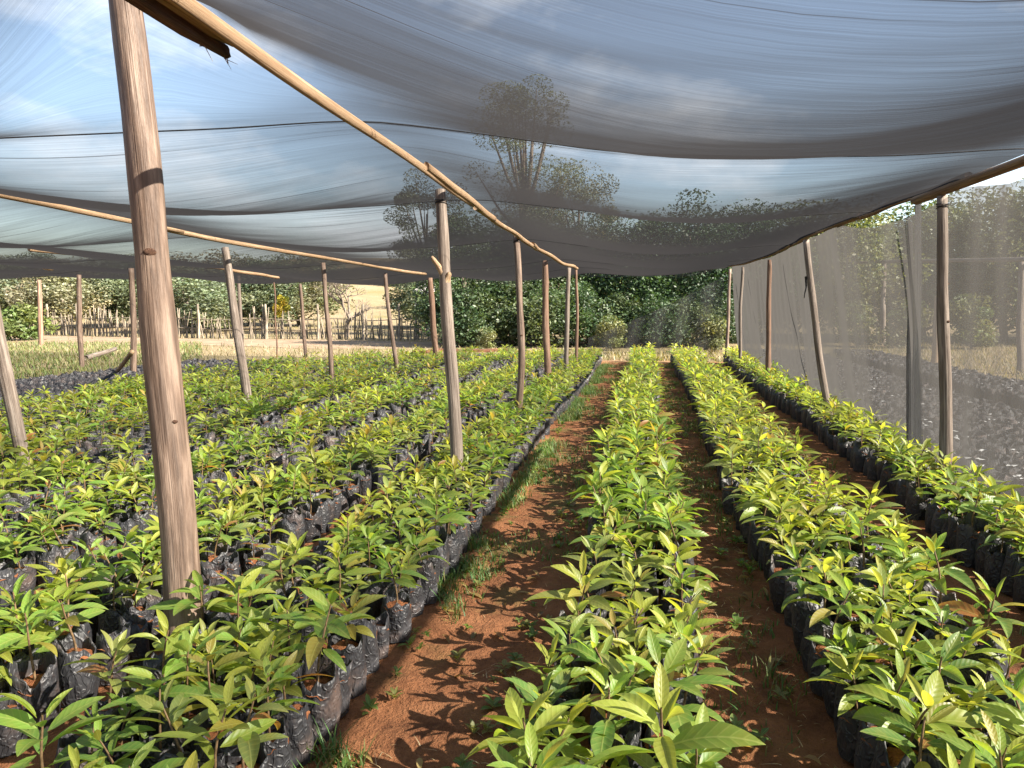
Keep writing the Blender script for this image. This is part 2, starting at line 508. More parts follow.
def seedling_arrays(cls, seed, lod):
    """returns QB for foliage and QB for stem"""
    g = np.random.default_rng(seed)
    mature, young = (np.array(c) for c in CLASSES[cls])
    fo, st = QB(), QB()
    H = g.uniform(0.15, 0.25)
    lean = g.normal(0, 0.022, 2)
    def spine(t): return np.array([lean[0] * t * t * 1.3 + 0.006 * math.sin(5 * t + seed), lean[1] * t * t * 1.3, SOIL_Z - 0.01 + H * t])
    ns = {0: 7, 1: 4, 2: 3, 3: 3}[lod]
    V, Q, l = tube([spine(t) for t in np.linspace(0, 1, ns)], np.linspace(0.0048, 0.0025, ns), seg={0: 7, 1: 5, 2: 4, 3: 3}[lod], cap=False)
    st.add(V, Q, (0.15, 0.09, 0.045), l, 0)
    n = int(g.integers(10, 16)) if lod < 2 else int(g.integers(9, 13))
    if lod == 3: n = int(g.integers(8, 11))
    nu, nv = {0: (11, 5), 1: (7, 3), 2: (5, 3), 3: (4, 2)}[lod]
    az = g.uniform(0, 6.28)
    size = g.uniform(0.85, 1.18)
    for k in range(n):
        f = k / (n - 1)                       # 0 lowest .. 1 top
        az += 2.4 + g.normal(0, 0.25)
        t = 0.38 + 0.62 * f ** 0.75
        L = size * (0.160 - 0.080 * max(0, f - 0.45) / 0.55) * g.uniform(0.72, 1.15)
        if f < 0.15: L *= 0.85
        W = L * g.uniform(0.28, 0.37)
        th0 = math.radians(8 + 52 * f ** 1.8 + g.normal(0, 9))
        droop = math.radians(g.uniform(18, 62) * (1.1 - 0.55 * f))
        V, Q, l = leaf(nu, nv, L, W, th0, droop, g.uniform(0.15, 0.55), g)
        rl = g.normal(0, 0.28); c, s = math.cos(rl), math.sin(rl)
        V = V @ np.array([[1, 0, 0], [0, c, s], [0, -s, c]])
        V[:, 0] += 0.012
        V = rotz(V, az) + spine(min(1, t))
        yf = np.clip((f - 0.45) / 0.5, 0, 1) * g.uniform(0.5, 1.0)
        base = mature * (1 - yf) + young * yf
        if g.random() < 0.05: base = np.array([0.30, 0.27, 0.05])
        if g.random() < 0.012: base = np.array([0.33, 0.13, 0.05])
        base = base * g.uniform(0.8, 1.2) * np.array([g.uniform(0.88, 1.12), 1, g.uniform(0.8, 1.2)])
        tip = l[:, 0:1] ** 2 * 0.22
        fo.add(V, Q, base * (1 - tip) + np.array([0.30, 0.30, 0.05]) * tip, l, 0)
    return fo, st


def bag_qb(seed, lod, Hb=0.20):
    g = np.random.default_rng(seed + 900)
    seg, rings = {0: (32, 11), 1: (16, 6), 2: (10, 4), 3: (8, 3)}[lod]
    an = np.arange(seg) / seg * 2 * PI
    ph = g.uniform(0, 6.28, (8, 3))
    V = []
    rim = 0.022 * np.sin(an + ph[7, 1]) + 0.012 * np.sin(2 * an + ph[0, 0]) + 0.010 * np.sin(5 * an + ph[1, 0]) + 0.006 * np.sin(9 * an + ph[2, 0])
    zs = np.linspace(0, 1, rings)
    R0 = 0.067
    for i, z in enumerate(zs):
        r = R0 * (0.93 + 0.10 * math.sin(PI * min(1, z * 1.1)))
        cz_ = 0.03 * np.sin(7 * an + ph[0, 1] + 22 * z) * np.sin(11 * z + ph[1, 1]) + 0.02 * np.sin(12 * an + ph[2, 1] - 30 * z) * np.sin(17 * z + ph[3, 1])
        r = r * (1 + cz_ + 0.045 * np.sin(3 * an + ph[3, 0] + 3 * z) + 0.03 * np.sin(5 * an + ph[4, 0] - 5 * z) + 0.018 * np.sin(9 * an + ph[5, 0] + 7 * z) + 0.014 * np.sin(14 * an + ph[6, 0] - 9 * z))
        top = sstep(0.75, 1.0, z)
        r = r * (1 + 0.09 * top * np.sin(4 * an + ph[7, 0]) - 0.03 * top)
        V.append(np.stack([r * np.cos(an), r * np.sin(an), Hb * z + rim * z], 1))
    # film folded back inside down to the soil
    for q in ((0.93, 0.97), (0.86, 0.70)):
        b = V[rings - 1].copy(); b[:, :2] *= q[0]; b[:, 2] = b[:, 2] * q[1]
        V.append(b)
    q = QB(); q.add(np.concatenate(V), grid_quads(rings + 2, seg, True))
    return q


def soil_qb(seed, lod):
    g = np.random.default_rng(seed + 500)
    n = {0: 9, 1: 5, 2: 3, 3: 3}[lod]
    a = np.linspace(-1, 1, n); X, Y = np.meshgrid(a, a, indexing="ij")
    U = X * np.sqrt(1 - Y * Y / 2); W = Y * np.sqrt(1 - X * X / 2)
    Z = SOIL_Z + g.normal(0, 0.004, X.shape) - 0.012 * (X * X + Y * Y)
    q = QB(); q.add(np.stack([U * 0.066, W * 0.066, Z], -1).reshape(-1, 3), grid_quads(n, n))
    return q


# ------------------------------------------------------------------ where the bags stand
BEDS = [  # name, x of first column, columns (away from the path), direction, label words
    ("A1", -1.18, 5, -1, "bed beside left path", ["path-side column", "second column", "third column", "fourth column", "far column"]),
    ("A2", -2.17, 5, -1, "second bed left of paths", ["near column", "second column", "third column", "fourth column", "far column"]),
    ("A3", -3.20, 5, -1, "third bed left of paths", ["near column", "second column", "third column", "fourth column", "far column"]),
    ("A4", -4.22, 5, -1, "fourth bed left of paths", None),
    ("A5", -5.24, 5, -1, "fifth bed", None),
    ("A6", -6.26, 6, -1, "sixth bed", None),
    ("A7", -7.38, 5, -1, "seventh bed", None),
    ("M", -0.272, 3, 1, "bed between the paths", ["left column", "middle column", "right column"]),
    ("B", 0.745, 4, 1, "bed beside right path", ["path-side column", "second column", "third column", "far column"]),
    ("C", 2.0, 3, 1, "bed against net wall", ["path-side column", "middle column", "wall-side column"]),
]
SP = 0.150
plants = []
for bi, (bn, x0, nc, sg, _, _) in enumerate(BEDS):
    for c in range(nc):
        y = 0.75 + (SP * 0.5 if c % 2 else 0) + rng.uniform(-0.02, 0.02)
        yend = {"A4": 19.8, "A5": 19.2, "A6": 18.4, "A7": 16.6}.get(bn, 20.6)
        while y < yend:
            sw = 0.035 * math.sin(y * 0.55 + bi * 1.7) + 0.02 * math.sin(y * 1.7 + bi)
            x = x0 + sg * c * {"C": 0.15, "M": 0.198, "B": 0.172}.get(bn, 0.155) + sw + rng.normal(0, 0.017)
            plants.append([bi, c, x, y + rng.normal(0, 0.012)])
            y += SP * rng.uniform(0.98, 1.16)

keep = []
for bi, c, x, y in plants:
    X, Y, d = project((x, y, 0.32))
    if d < 0.5 or X < -190 or X > 1214 or Y > 1250: continue
    keep.append((d, bi, c, x, y, X, Y))
keep.sort()
# stretches where seedlings are missing or thin
def has_plant(bi, x, y, c=9):
    r = random.random()
    if bi == 0 and c == 0: return r < 0.72
    if bi == 0 and c == 4: return r < 0.18
    if 1 <= bi <= 5 and c == 0: return r < 0.36
    if 1 <= bi <= 5 and c >= 4: return r < 0.18
    if bi in (1, 2, 3, 4, 5, 6):
        nz = mnoise.noise(Vector((x * 0.9, y * 0.55, 3.3)))
        if nz > 0.36: return r < 0.4
    return r < (0.91 if bi == 0 or bi > 6 else 0.94)

chosen, rest = [], []
for it in keep:
    d, bi, c, x, y, X, Y = it
    hp = has_plant(bi, x, y, c)
    post_clear = True
    if hp and len(chosen) < 300 and -25 < X < 1049 and Y < 800 and BEDS[bi][5] and BEDS[bi][0] in ("A1", "A2", "M", "B", "C", "A3"): chosen.append(it)
    else: rest.append((it, hp))

# ------------------------------------------------------------------ individual seedlings (shared mesh data)
NV = 8
tmpl = {}
for ci, cn in enumerate(CNAMES):
    for k in range(NV):
        fo, st = seedling_arrays(cn, 100 + ci * 31 + k, 0)
        tmpl[(cn, k)] = (fo.mesh("foliage", [M_LEAF]), st.mesh("stem", [M_STEM]))
bag_me = [bag_qb(k, 0).mesh("bag", [M_BAG]) for k in range(8)]
soil_me = [soil_qb(k, 0).mesh("soil", [M_SOIL], True) for k in range(4)]

ORD1 = ["", "first", "second", "third", "fourth", "fifth", "sixth", "seventh", "eighth", "ninth", "tenth", "eleventh", "twelfth", "thirteenth", "fourteenth", "fifteenth", "sixteenth", "seventeenth", "eighteenth", "nineteenth", "twentieth"]
TENS = {20: "twenty", 30: "thirty", 40: "forty", 50: "fifty"}


def ordinal(n):
    if n <= 20: return ORD1[n]
    t = n // 10 * 10
    if n == t: return TENS[t][:-1] + "ieth"
    return TENS[t] + "-" + ORD1[n - t]


def class_at(bi, x, y, r):
    n = mnoise.noise(Vector((x * 0.8, y * 0.5, 9.1)))
    w = np.array([0.34, 0.34, 0.12, 0.06, 0.14])
    if n > 0.15: w = np.array([0.20, 0.48, 0.04, 0.11, 0.17])
    elif n < -0.15: w = np.array([0.44, 0.18, 0.26, 0.04, 0.08])
    if BEDS[bi][0] in ("B", "C"): w = w * np.array([0.7, 1.6, 0.5, 1.2, 1.3])
    w = w / w.sum()
    return CNAMES[int(np.searchsorted(np.cumsum(w), r * 0.9999))]


chosen.sort(key=lambda t: (t[1], t[2], t[4]))
counts = {}
protos = {}
for i, (d, bi, c, x, y, X, Y) in enumerate(chosen):
    bed = BEDS[bi]
    counts[(bi, c)] = counts.get((bi, c), 0) + 1
    cn = class_at(bi, x, y, random.random()); k = random.randrange(NV)
    s = random.uniform(0.80, 1.22) * (0.93 if bi <= 6 else (1.03 if bi == 7 else 1.0))
    if i == 0:
        root = empty("seedling")
        kids = [link("bag", bag_me[0], root), link("soil", soil_me[0], root), link("stem", tmpl[(cn, k)][1], root), link("foliage", tmpl[(cn, k)][0], root)]
        proto = (root, kids)
    else:
        root = proto[0].copy(); COL.objects.link(root); kids = []
        for ch in proto[1]:
            o = ch.copy(); COL.objects.link(o); o.parent = root; kids.append(o)
    kids[0].data = bag_me[random.randrange(8)]; kids[1].data = soil_me[random.randrange(4)]
    kids[2].data = tmpl[(cn, k)][1]; kids[3].data = tmpl[(cn, k)][0]
    root.location = (x, y, 0.0)
    root.rotation_euler = (random.gauss(0, 0.055), random.gauss(0, 0.055), random.uniform(0, 6.28))
    root.scale = (s, s, s * random.uniform(0.92, 1.06))
    kids[0].scale = (random.uniform(0.98, 1.1), random.uniform(0.98, 1.1), random.uniform(0.94, 1.12))
    hs = s * (kids[3].dimensions.z if kids[3].dimensions.z > 0 else 1)
    size = "big" if s > 1.09 else ("small" if s < 0.93 else "leafy")
    tag(root, f"{size} {cn} seedling, {ordinal(counts[(bi, c)])} from front in {bed[5][c]} of {bed[4]}", "seedling", "bagged seedlings standing in the nursery beds")

# ------------------------------------------------------------------ the rest of the seedlings, one mass
lib = {}
for lod in (1, 2, 3):
    for ci, cn in enumerate(CNAMES):
        for k in range(5):
            fo, st = seedling_arrays(cn, 4000 + ci * 17 + k, lod)
            bg, so = bag_qb(50 + k, lod), soil_qb(50 + k, lod)
            full, bare = QB(), QB()
            for q, m in ((fo, 0), (st, 1), (bg, 2), (so, 3)):
                V, Q, T, L, M_ = q.arrays()
                full.add(V, Q, T, L, m)
                if m >= 2: bare.add(V, Q, T, L, m)
            lib[(lod, cn, k)] = (full.arrays(), bare.arrays())


def merge(items, name, mats):
    Vs, Qs, Ts, Ls, Ms, n = [], [], [], [], [], 0
    for arr, x, y, z, rz, s in items:
        V, Q, T, L, M_ = arr
        W = rotz(V * np.array([s, s, s * random.uniform(0.9, 1.1)]), rz) + np.array([x, y, z])
        W[:, :2] += (W[:, 2:3] - z) * np.array([random.gauss(0, 0.06), random.gauss(0, 0.06)])
        Vs.append(W); Qs.append(Q + n); Ts.append(T); Ls.append(L); Ms.append(M_); n += len(V)
    return np_mesh(name, np.concatenate(Vs), np.concatenate(Qs), mats, np.concatenate(Ms), np.concatenate(Ts), np.concatenate(Ls))


items = []
for (d, bi, c, x, y, X, Y), hp in rest:
    lod = 1 if d < 7 else (2 if d < 12.5 else 3)
    cn = class_at(bi, x, y, random.random())
    full, bare = lib[(lod, cn, random.randrange(5))]
    items.append((full if hp else bare, x, y, 0.0, random.uniform(0, 6.28), random.uniform(0.80, 1.22) * (0.9 if bi <= 6 else 1.0)))
mass = link("seedlings_in_beds", merge(items, "seedlings_in_beds", [M_LEAF, M_STEM, M_BAG, M_SOIL]))
tag(mass, "green mass of bagged seedlings filling the farther beds under the netting", "seedlings", kind="stuff")

# ------------------------------------------------------------------ bags without seedlings
glint_flecks = QB()
def bag_block(x0, x1, y0, y1, sp, seed):
    g = np.random.default_rng(seed); out = []
    nx = int((x1 - x0) / sp)
    for i in range(nx):
        y = y0 + (sp / 2 if i % 2 else 0)
        while y < y1:
            out.append((x0 + i * sp + g.normal(0, 0.012), y + g.normal(0, 0.012)))
            y += sp * g.uniform(0.95, 1.08)
    return out


right_bags = bag_block(2.75, 4.75, 0.9, 23.0, 0.145, 1) + bag_block(5.35, 6.5, 3.0, 23.5, 0.15, 2)
left_bags = [(x + 0.16 * (y - 9), y) for x, y in bag_block(-10.9, -8.4, 9.5, 16.6, 0.15, 3)]
left_bags = [(x - 0.05 * (y - 9) * 2, y) for x, y in left_bags]
empty_bag_me = [bag_qb(200 + k, 2, 0.21).mesh("soil_bag", [M_BAG_OLD]) for k in range(5)]
bare_lib = []
for k in range(5):
    for fl in (0, 1):
        q = QB()
        V, Q, T, L, _ = bag_qb(200 + k, 2, 0.21).arrays(); q.add(V, Q, T, L, 0)
        V, Q, T, L, _ = soil_qb(k, 2).arrays(); q.add(V, Q, T, L, 1)
        if fl:  # small pale quads added in place of glints on the rim
            g = np.random.default_rng(k)
            for _ in range(2):
                V = np.array([[0, -0.5, 0], [1, -0.35, 0.3], [1.1, 0.4, 0.1], [0.1, 0.5, 0.25]]) * np.array([0.05, 0.035, 0.03])
                q.add(rotz(V, g.uniform(0, 6.28)) + np.array([g.normal(0, 0.03), g.normal(0, 0.03), 0.205]), np.array([[0, 1, 2, 3]]), (1, 1, 1), None, 2)
        bare_lib.append(q.arrays())


def split_bags(lst, nbest):
    vis = []
    for x, y in lst:
        X, Y, d = project((x, y, 0.2))
        if d > 0.4 and -150 < X < 1250: vis.append((d, x, y, 0 < X < 1024 and 0 < Y < 768))
    vis.sort()
    a = [v for v in vis if v[3]][:nbest]; s = set(a)
    return a, [v for v in vis if v not in s]


def single_bags(sel, label, group, proto=None, meshes=None):
    meshes = meshes or empty_bag_me
    for d, x, y, _ in sel:
        if proto is None:
            o = link("soil_bag", empty_bag_me[0]); proto = o
        else:
            o = proto.copy(); COL.objects.link(o)
        o.data = meshes[random.randrange(len(meshes))]
        o.location = (x, y, 0); o.rotation_euler = (random.gauss(0, .05), random.gauss(0, .05), random.uniform(0, 6.28))
        o.scale = [random.uniform(0.95, 1.1)] * 3
        tag(o, label, "bag", group)
    return proto


ra, rb = split_bags(right_bags, 150)
la, lb = split_bags(left_bags, 150)
empty_bag_me += [None] * 2
for k in (5, 6):
    V, Q, T, L, M_ = bare_lib[2 * (k - 5) + 1]
    empty_bag_me[k] = np_mesh("soil_bag", V, Q, [M_BAG_OLD, M_SOIL, M_PALE], M_, T, L)
pb = single_bags(ra, "black soil bag without seedling in the dark rows outside the netting wall", "bare bags outside the netting wall")
left_me = [bag_qb(200 + k, 2, 0.23).mesh("soil_bag", [M_BAG]) for k in range(5)]
single_bags(la, "crumpled black bag without seedling in the dark block at left", "bare bags in the dark block at left", pb, left_me)
for lst, nm, lab, pale in ((rb, "bags_outside_wall", "dark rows of packed bare bags with pale flecks beyond the netting wall", 0.14), (lb, "bags_in_left_block", "dark block of packed bare bags beyond the left seedling beds", 0.0)):
    items = [(bare_lib[2 * random.randrange(5) + (1 if random.random() < pale else 0)], x, y, 0, random.uniform(0, 6.28), random.uniform(0.95, 1.1)) for d, x, y, _ in lst]
    o = link(nm, merge(items, nm, [M_BAG_OLD if pale else M_BAG, M_SOIL, M_PALE])); tag(o, lab, "bags", kind="stuff")

# ------------------------------------------------------------------ poles
def post(label, base_px, zb, top_px, r, mat, name="wooden_post", cat="post", ztop=None, zfoot=None, seg=12, group=None, wob=0.06, bend=0.02, twig=None, taper=0.82):
    B = onz(*base_px, zb); d = depth(B); T = ondepth(*top_px, d)
    ax = T - B
    if ztop is not None: T = B + ax * (ztop - B[2]) / ax[2]
    gz_ = float(hill_z(B[0], B[1]))
    foot = B + ax * ((gz_ - 0.05 if zfoot is None else zfoot) - B[2]) / ax[2]
    return pole(label, foot, T, r, mat, name, cat, seg, group, wob, bend, twig, taper)


SEEDC = [0]
def pole(label, foot, T, r, mat, name="wooden_post", cat="post", seg=12, group=None, wob=0.06, bend=0.02, twig=None, taper=0.82):
    SEEDC[0] += 1; g = np.random.default_rng(SEEDC[0])
    foot = np.asarray(foot); T = np.asarray(T)
    n = 22; s = np.linspace(0, 1, n)
    a1, a2, p1, p2 = g.normal(0, bend, 2).tolist() + g.uniform(0, 6.28, 2).tolist()
    path = foot * 0 + np.outer(s, T - foot)
    env = np.sin(PI * s)
    path[:, 0] += a1 * env + 0.35 * bend * np.sin(9 * s + p1) * env
    path[:, 1] += a2 * env + 0.35 * bend * np.sin(7 * s + p2) * env
    rad = r * (1.0 + (taper - 1) * s) * (1 + 0.03 * np.sin(s * 17 + p1) + 0.025 * np.sin(s * 31 + p2))
    V, Q, l = tube(path, rad, seg, 1.0, wob, True, SEEDC[0])
    me = np_mesh("shaft", V, Q, [mat], None, None, l)
    if not twig:
        o = link(name, me, None, tuple(foot)); me.name = name
        return tag(o, label, cat, group)
    root = empty(name, tuple(foot)); tag(root, label, cat, group)
    link("shaft", me, root)
    for nm, frac, az, ln, rr, el in twig:
        c = np.array([np.interp(frac, s, path[:, k]) for k in range(3)]); R = float(np.interp(frac, s, rad))
        dirv = np.array([math.cos(az) * math.cos(el), math.sin(az) * math.cos(el), math.sin(el)])
        if nm == "wire_tie":  # a few turns of binding wire
            ta = np.linspace(0, 6.28 * 3.5, 60)
            V, Q, l = tube(np.stack([c[0] + (R * 1.10) * np.cos(ta), c[1] + (R * 1.10) * np.sin(ta), c[2] + 0.012 * ta / 6.28 + 0.004 * np.sin(ta * 1.7)], 1), 0.0028, 5)
            link(nm, np_mesh(nm, V, Q, [M_CORD], None, None, l), root); continue
        if nm == "knot":
            side = np.array([math.cos(az), math.sin(az), 0])
            V, Q, l = tube([c + side * R * 0.80, c + side * R * 0.97, c + side * (R + ln * 0.6), c + side * (R + ln)], [rr, rr * 0.9, rr * 0.6, rr * 0.25], 10, 1.5, 0.12, True, 3)
        else:
            V, Q, l = tube([c + dirv * R * 0.5, c + dirv * (R + ln * 0.4) + np.array([0, 0, 0.01]), c + dirv * (R + ln * 0.8), c + dirv * (R + ln)], [rr * 1.35, rr, rr * 0.8, rr * 0.5], 8, 1, 0.15, True, 5)
        link(nm, np_mesh(nm, V, Q, [M_BARKY if nm == "knot" else M_RAIL], None, None, l), root)
    return root


G1 = "wooden posts carrying the shade netting"
post("thick smooth brown pole rising out of the seedlings nearest on the left", (180, 605), 0.28, (123, 0), 0.078, M_POST, ztop=3.10, seg=28, group=G1, bend=0.035, wob=0.035,
     twig=[("knot", 0.575, -1.10, 0.004, 0.019, 0), ("knot", 0.96, 2.9, 0.03, 0.03, 0), ("knot", 0.35, -0.6, 0.006, 0.010, 0)])
post("grey-brown post with a short branch stub under the first beam joint", (457, 465), 0.30, (440, 190), 0.052, M_POST_GREY, seg=20, group=G1,
     twig=[("wire_tie", 0.955, 0, 0, 0, 0), ("branch_stub", 0.725, 3.7, 0.15, 0.021, 1.0), ("branch_stub", 0.70, -0.5, 0.07, 0.024, 1.15)])
post("crooked brown post under the middle beam, behind the stubbed post", (517, 397), 0.40, (516, 236), 0.045, M_POST, group=G1, bend=0.035, twig=[("wire_tie", 0.965, 0, 0, 0, 0), ("knot", 0.5, -1.2, 0.006, 0.012, 0)])
post("stout barky post in the middle row left of two thin ones", (548, 370), 0.42, (545, 261), 0.062, M_POST_RED, group=G1)
post("pale straight post second to last of the middle row", (567, 362), 0.42, (569, 268), 0.048, M_POST_GREY, group=G1)
post("thin reddish post ending the middle row at the beam tip", (576, 355), 0.42, (576, 270), 0.034, M_POST_RED, group=G1)
post("knobbly post lit on its right side, nearest along the net wall", (946, 462), 0.32, (942, 196), 0.046, M_POST_GREY, seg=20, group=G1,
     twig=[("wire_tie", 0.96, 0, 0, 0, 0), ("knot", 0.45, 0.3, 0.01, 0.012, 0), ("knot", 0.72, 0.1, 0.012, 0.012, 0), ("knot", 0.83, 0.5, 0.010, 0.011, 0), ("knot", 0.6, -0.9, 0.01, 0.012, 0), ("knot", 0.25, 0.6, 0.008, 0.010, 0)])
w2 = post("leaning pale post with dark rag tied on it beside the net wall", (828, 398), 0.42, (806, 240), 0.045, M_POST_GREY, group=G1,
     twig=[("branch_stub", 0.55, 0.2, 0.05, 0.008, 1.2)])
post("upright reddish post in the net wall behind the leaning one", (769, 370), 0.42, (770, 260), 0.047, M_POST_RED, group=G1)
post("bent thin pale post second from the far end of net wall", (741, 357), 0.42, (743, 267), 0.037, M_POST_GREY, group=G1, bend=0.03)
post("farthest brown post of the net wall, at the dark trees' edge", (727, 347), 0.45, (730, 269), 0.045, M_POST, group=G1)
post("leaning pale pole cut by the left edge of the view", (18, 440), 0.38, (-10, 300), 0.060, M_POST_GREY, ztop=2.38, seg=16, group=G1)
post("mottled pale leaning pole right of the thick near pole", (245, 383), 0.45, (225, 248), 0.062, M_POST_GREY, seg=16, group=G1)
post("slim brown pole of the left beam, right of the mottled pole", (331, 368), 0.45, (323, 263), 0.045, M_POST, group=G1)
post("slim leaning pole near the end of the left beam", (397, 360), 0.45, (385, 273), 0.045, M_POST, group=G1)
post("dark red pole before the dark trees, left of stubbed post", (436, 352), 0.40, (430, 278), 0.075, M_POST_RED, group=G1)
post("brown pole with a slanting brace beside the dark bag block", (133, 370), 0.25, (131, 268), 0.062, M_POST, group=G1)
post("brown pole rising from the dark bag block at left", (82, 361), 0.20, (79, 275), 0.062, M_POST, group=G1)
post("dark pole in the green grass beyond the dark bag block", (41, 346), 0.05, (39, 280), 0.085, M_POST_RED, group=G1)
post("slim pole before the stick fence, between two left beam poles", (305, 348), 0.40, (300, 284), 0.05, M_POST, group=G1)
post("thin pale pole just right of the mottled leaning pole", (241, 350), 0.30, (238, 272), 0.055, M_POST_GREY, group=G1)
post("pole half hidden behind the thick near pole", (170, 345), 0.05, (168, 283), 0.07, M_POST, group=G1)
post("thin dark crooked stick standing at the back of the beds", (276, 350), 0.30, (273, 275), 0.022, M_POST_RED, name="wooden_stick", cat="stick", bend=0.06)
B = onz(133, 352, 0.6); B2 = onz(113, 374, 0.25)
pole("short slanting orange brace propping a pole by the bags", np.array([*(onz(112, 375, 0.0)[:2] * 1.0), 0.0]) * np.array([0.97, 0.97, 1]), ondepth(132, 352, 12.55), 0.045, M_RAIL, name="timber_brace", cat="brace", bend=0.004)
P1 = onz(85, 348, 0.35); P2 = onz(115, 341, 0.45)
pole("grey log lying on the grass beyond the dark bags", (P1[0], P1[1], 0.08), (P2[0], P2[1], 0.22), 0.07, M_POST_GREY, name="fallen_log", cat="log")
# rag on the leaning post
q = QB(); g = np.random.default_rng(4)
for k in range(4):
    n = 7; a = g.uniform(0, 6.28); V = np.zeros((n, 3, 3))
    for i in range(n):
        for j in range(3):
            V[i, j] = (0.03 + 0.035 * k * 0.4 + 0.012 * math.sin(i + k), (j - 1) * (0.016 - 0.0015 * i) + 0.01 * math.sin(i * 1.3 + k), -i * (0.016 + 0.009 * k) + 0.006 * j)
    q.add(rotz(V.reshape(-1, 3), PI + (k - 1.5) * 0.4), grid_quads(n, 3))
dW = depth(onz(828, 398, 0.42)); rp = ondepth(810.5, 277, dW) - np.array([*w2.location])
rag = link("rag", q.mesh("rag", [M_CORD]), w2, tuple(rp))

# ------------------------------------------------------------------ beams
def rail(label, pts, r, mat, ell=1.0, name="timber_beam", seg=10, extra=None, wob=0.08, jit=0.012, ends=(1, 1)):
    SEEDC[0] += 1; g = np.random.default_rng(SEEDC[0] + 77)
    pts = np.asarray(pts, float); n = 26
    t = np.linspace(0, len(pts) - 1, n); k = np.arange(len(pts))
    path = np.stack([np.interp(t, k, pts[:, i]) for i in range(3)], 1)
    for i in range(3):
        w = np.convolve(np.pad(path[:, i], 2, mode="edge"), np.ones(5) / 5, "valid"); w[0] = path[0, i]; w[-1] = path[-1, i]; path[:, i] = w
    s = np.linspace(0, 1, n); env = np.minimum(1, np.minimum(s, 1 - s) * 8)
    path[:, 0] += jit * np.sin(s * g.uniform(8, 16) + g.uniform(0, 6)) * env
    path[:, 2] += 0.5 * jit * np.sin(s * g.uniform(8, 16) + g.uniform(0, 6)) * env
    o0 = path[0].copy(); path = path - o0
    rad = r * (1 + 0.08 * np.sin(s * 13 + g.uniform(0, 6))) * np.interp(s, [0, 0.04, 0.96, 1], [ends[0], 1, 1, ends[1]])
    V, Q, l = tube(path, rad, seg, ell, wob, True, SEEDC[0])
    me = np_mesh(name, V, Q, [mat], None, None, l)
    if extra is None:
        o = link(name, me, None, tuple(o0)); tag(o, label, "beam", "roof beams under the netting"); return o
    root = empty(name, tuple(o0)); tag(root, label, "beam", "roof beams under the netting")
    link("plank", me, root); extra(root, o0, path)
    return root


RIDGE = [(-1.0, -1.46, 2.50), (1.0, -1.47, 2.49), (2.4, -1.50, 2.475), (5.6, -1.52, 2.425), (9.0, -1.53, 2.345), (12.7, -1.62, 2.30), (14.5, -1.5, 2.245), (16.6, -1.5, 2.275)]
WALL = [(-1.0, 2.32, 2.50), (3.0, 2.31, 2.47), (6.4, 2.24, 2.43), (9.5, 1.90, 2.345), (13.4, 1.98, 2.30), (16.5, 1.92, 2.33), (19.4, 1.94, 2.42)]
B2_ = [(-1.0, -5.4, 2.46), (5.6, -5.4, 2.43), (9.4, -5.45, 2.32), (11.9, -5.2, 2.25), (13.8, -4.85, 2.17), (18.6, -5.2, 2.20)]
B3_ = [(-1.0, -9.0, 2.42), (10, -8.9, 2.33), (11.6, -8.5, 2.28), (14.4, -8.9, 2.30), (18.7, -8.8, 2.10)]


def on(line, y):
    a = np.array(line)
    return np.array([np.interp(y, a[:, 0], a[:, 1]), y, np.interp(y, a[:, 0], a[:, 2])])


def along(line, y0, y1, dx=0.0, dz=0.0, n=6, dz1=None):
    return [on(line, y) + np.array([dx, 0, dz + (0 if dz1 is None else (dz1 - dz) * i / (n - 1))]) for i, y in enumerate(np.linspace(y0, y1, n))]


def torn(root, o0, path):
    V, Q, l = tube(path[4:] + np.array([-0.028, 0, -0.034]), np.interp(np.linspace(0, 1, len(path) - 4), [0, 0.9, 1], [0.036, 0.040, 0.022]), 10, 0.8, 0.3, True, 9)
    link("torn_bark", np_mesh("torn_bark", V, Q, [M_BARKY], None, None, l), root)
    qq = QB(); g = np.random.default_rng(12)
    for k in range(16):
        i = g.integers(8, len(path)); p = path[i] + np.array([-0.03, g.uniform(-.03, .03), -0.042])
        V, Q, l = tube([p, p + g.normal(0, 0.012, 3) + np.array([0, 0.01, -0.012]), p + g.normal(0, 0.02, 3) + np.array([0, 0.03, -0.03])], [0.0025, 0.0018, 0.0006], 4, 1, 0, False)
        qq.add(V, Q, (1, 1, 1), l)
    link("splinters", qq.mesh("splinters", [M_RAIL]), root)


rail("split plank with torn bark hanging at its broken end, overhead left", along(RIDGE, -0.6, 2.72, -0.01, 0.05, dz1=0.03), 0.034, M_RAIL, 0.75, extra=torn, ends=(1, 0.5))
rail("long pale split beam resting on the stubbed post", along(RIDGE, 0.6, 6.6, 0.03, 0.035, dz1=-0.004), 0.029, M_RAIL, 0.62, jit=0.005)
rail("short brown offcut lapped beside the stubbed post's beam", along(RIDGE, 5.1, 7.5, 0.045, 0.03, dz1=-0.015), 0.028, M_RAIL, 0.7, jit=0.004)
rail("wavy pole beam over the crooked brown post", along(RIDGE, 6.9, 11.2, -0.01, 0.012, dz1=0.012), 0.028, M_RAIL, jit=0.008)
rail("curved far beam from barky post to the middle row's end", along(RIDGE, 10.6, 16.7, 0.01, 0.028, 10, dz1=0.012), 0.030, M_RAIL, jit=0.02)
rail("dark beam with blunt end at the upper right edge", along(WALL, 1.0, 7.1, 0.05, -0.02, dz1=0.0), 0.038, M_RAIL_DARK)
rail("dark split beam over the knobbly wall post", along(WALL, 6.2, 8.9, 0.04, 0.035, dz1=0.03), 0.032, M_RAIL_DARK)
rail("dark beam reaching the leaning wall post", along(WALL, 8.2, 12.0, 0.02, 0.03, dz1=0.03), 0.032, M_RAIL_DARK)
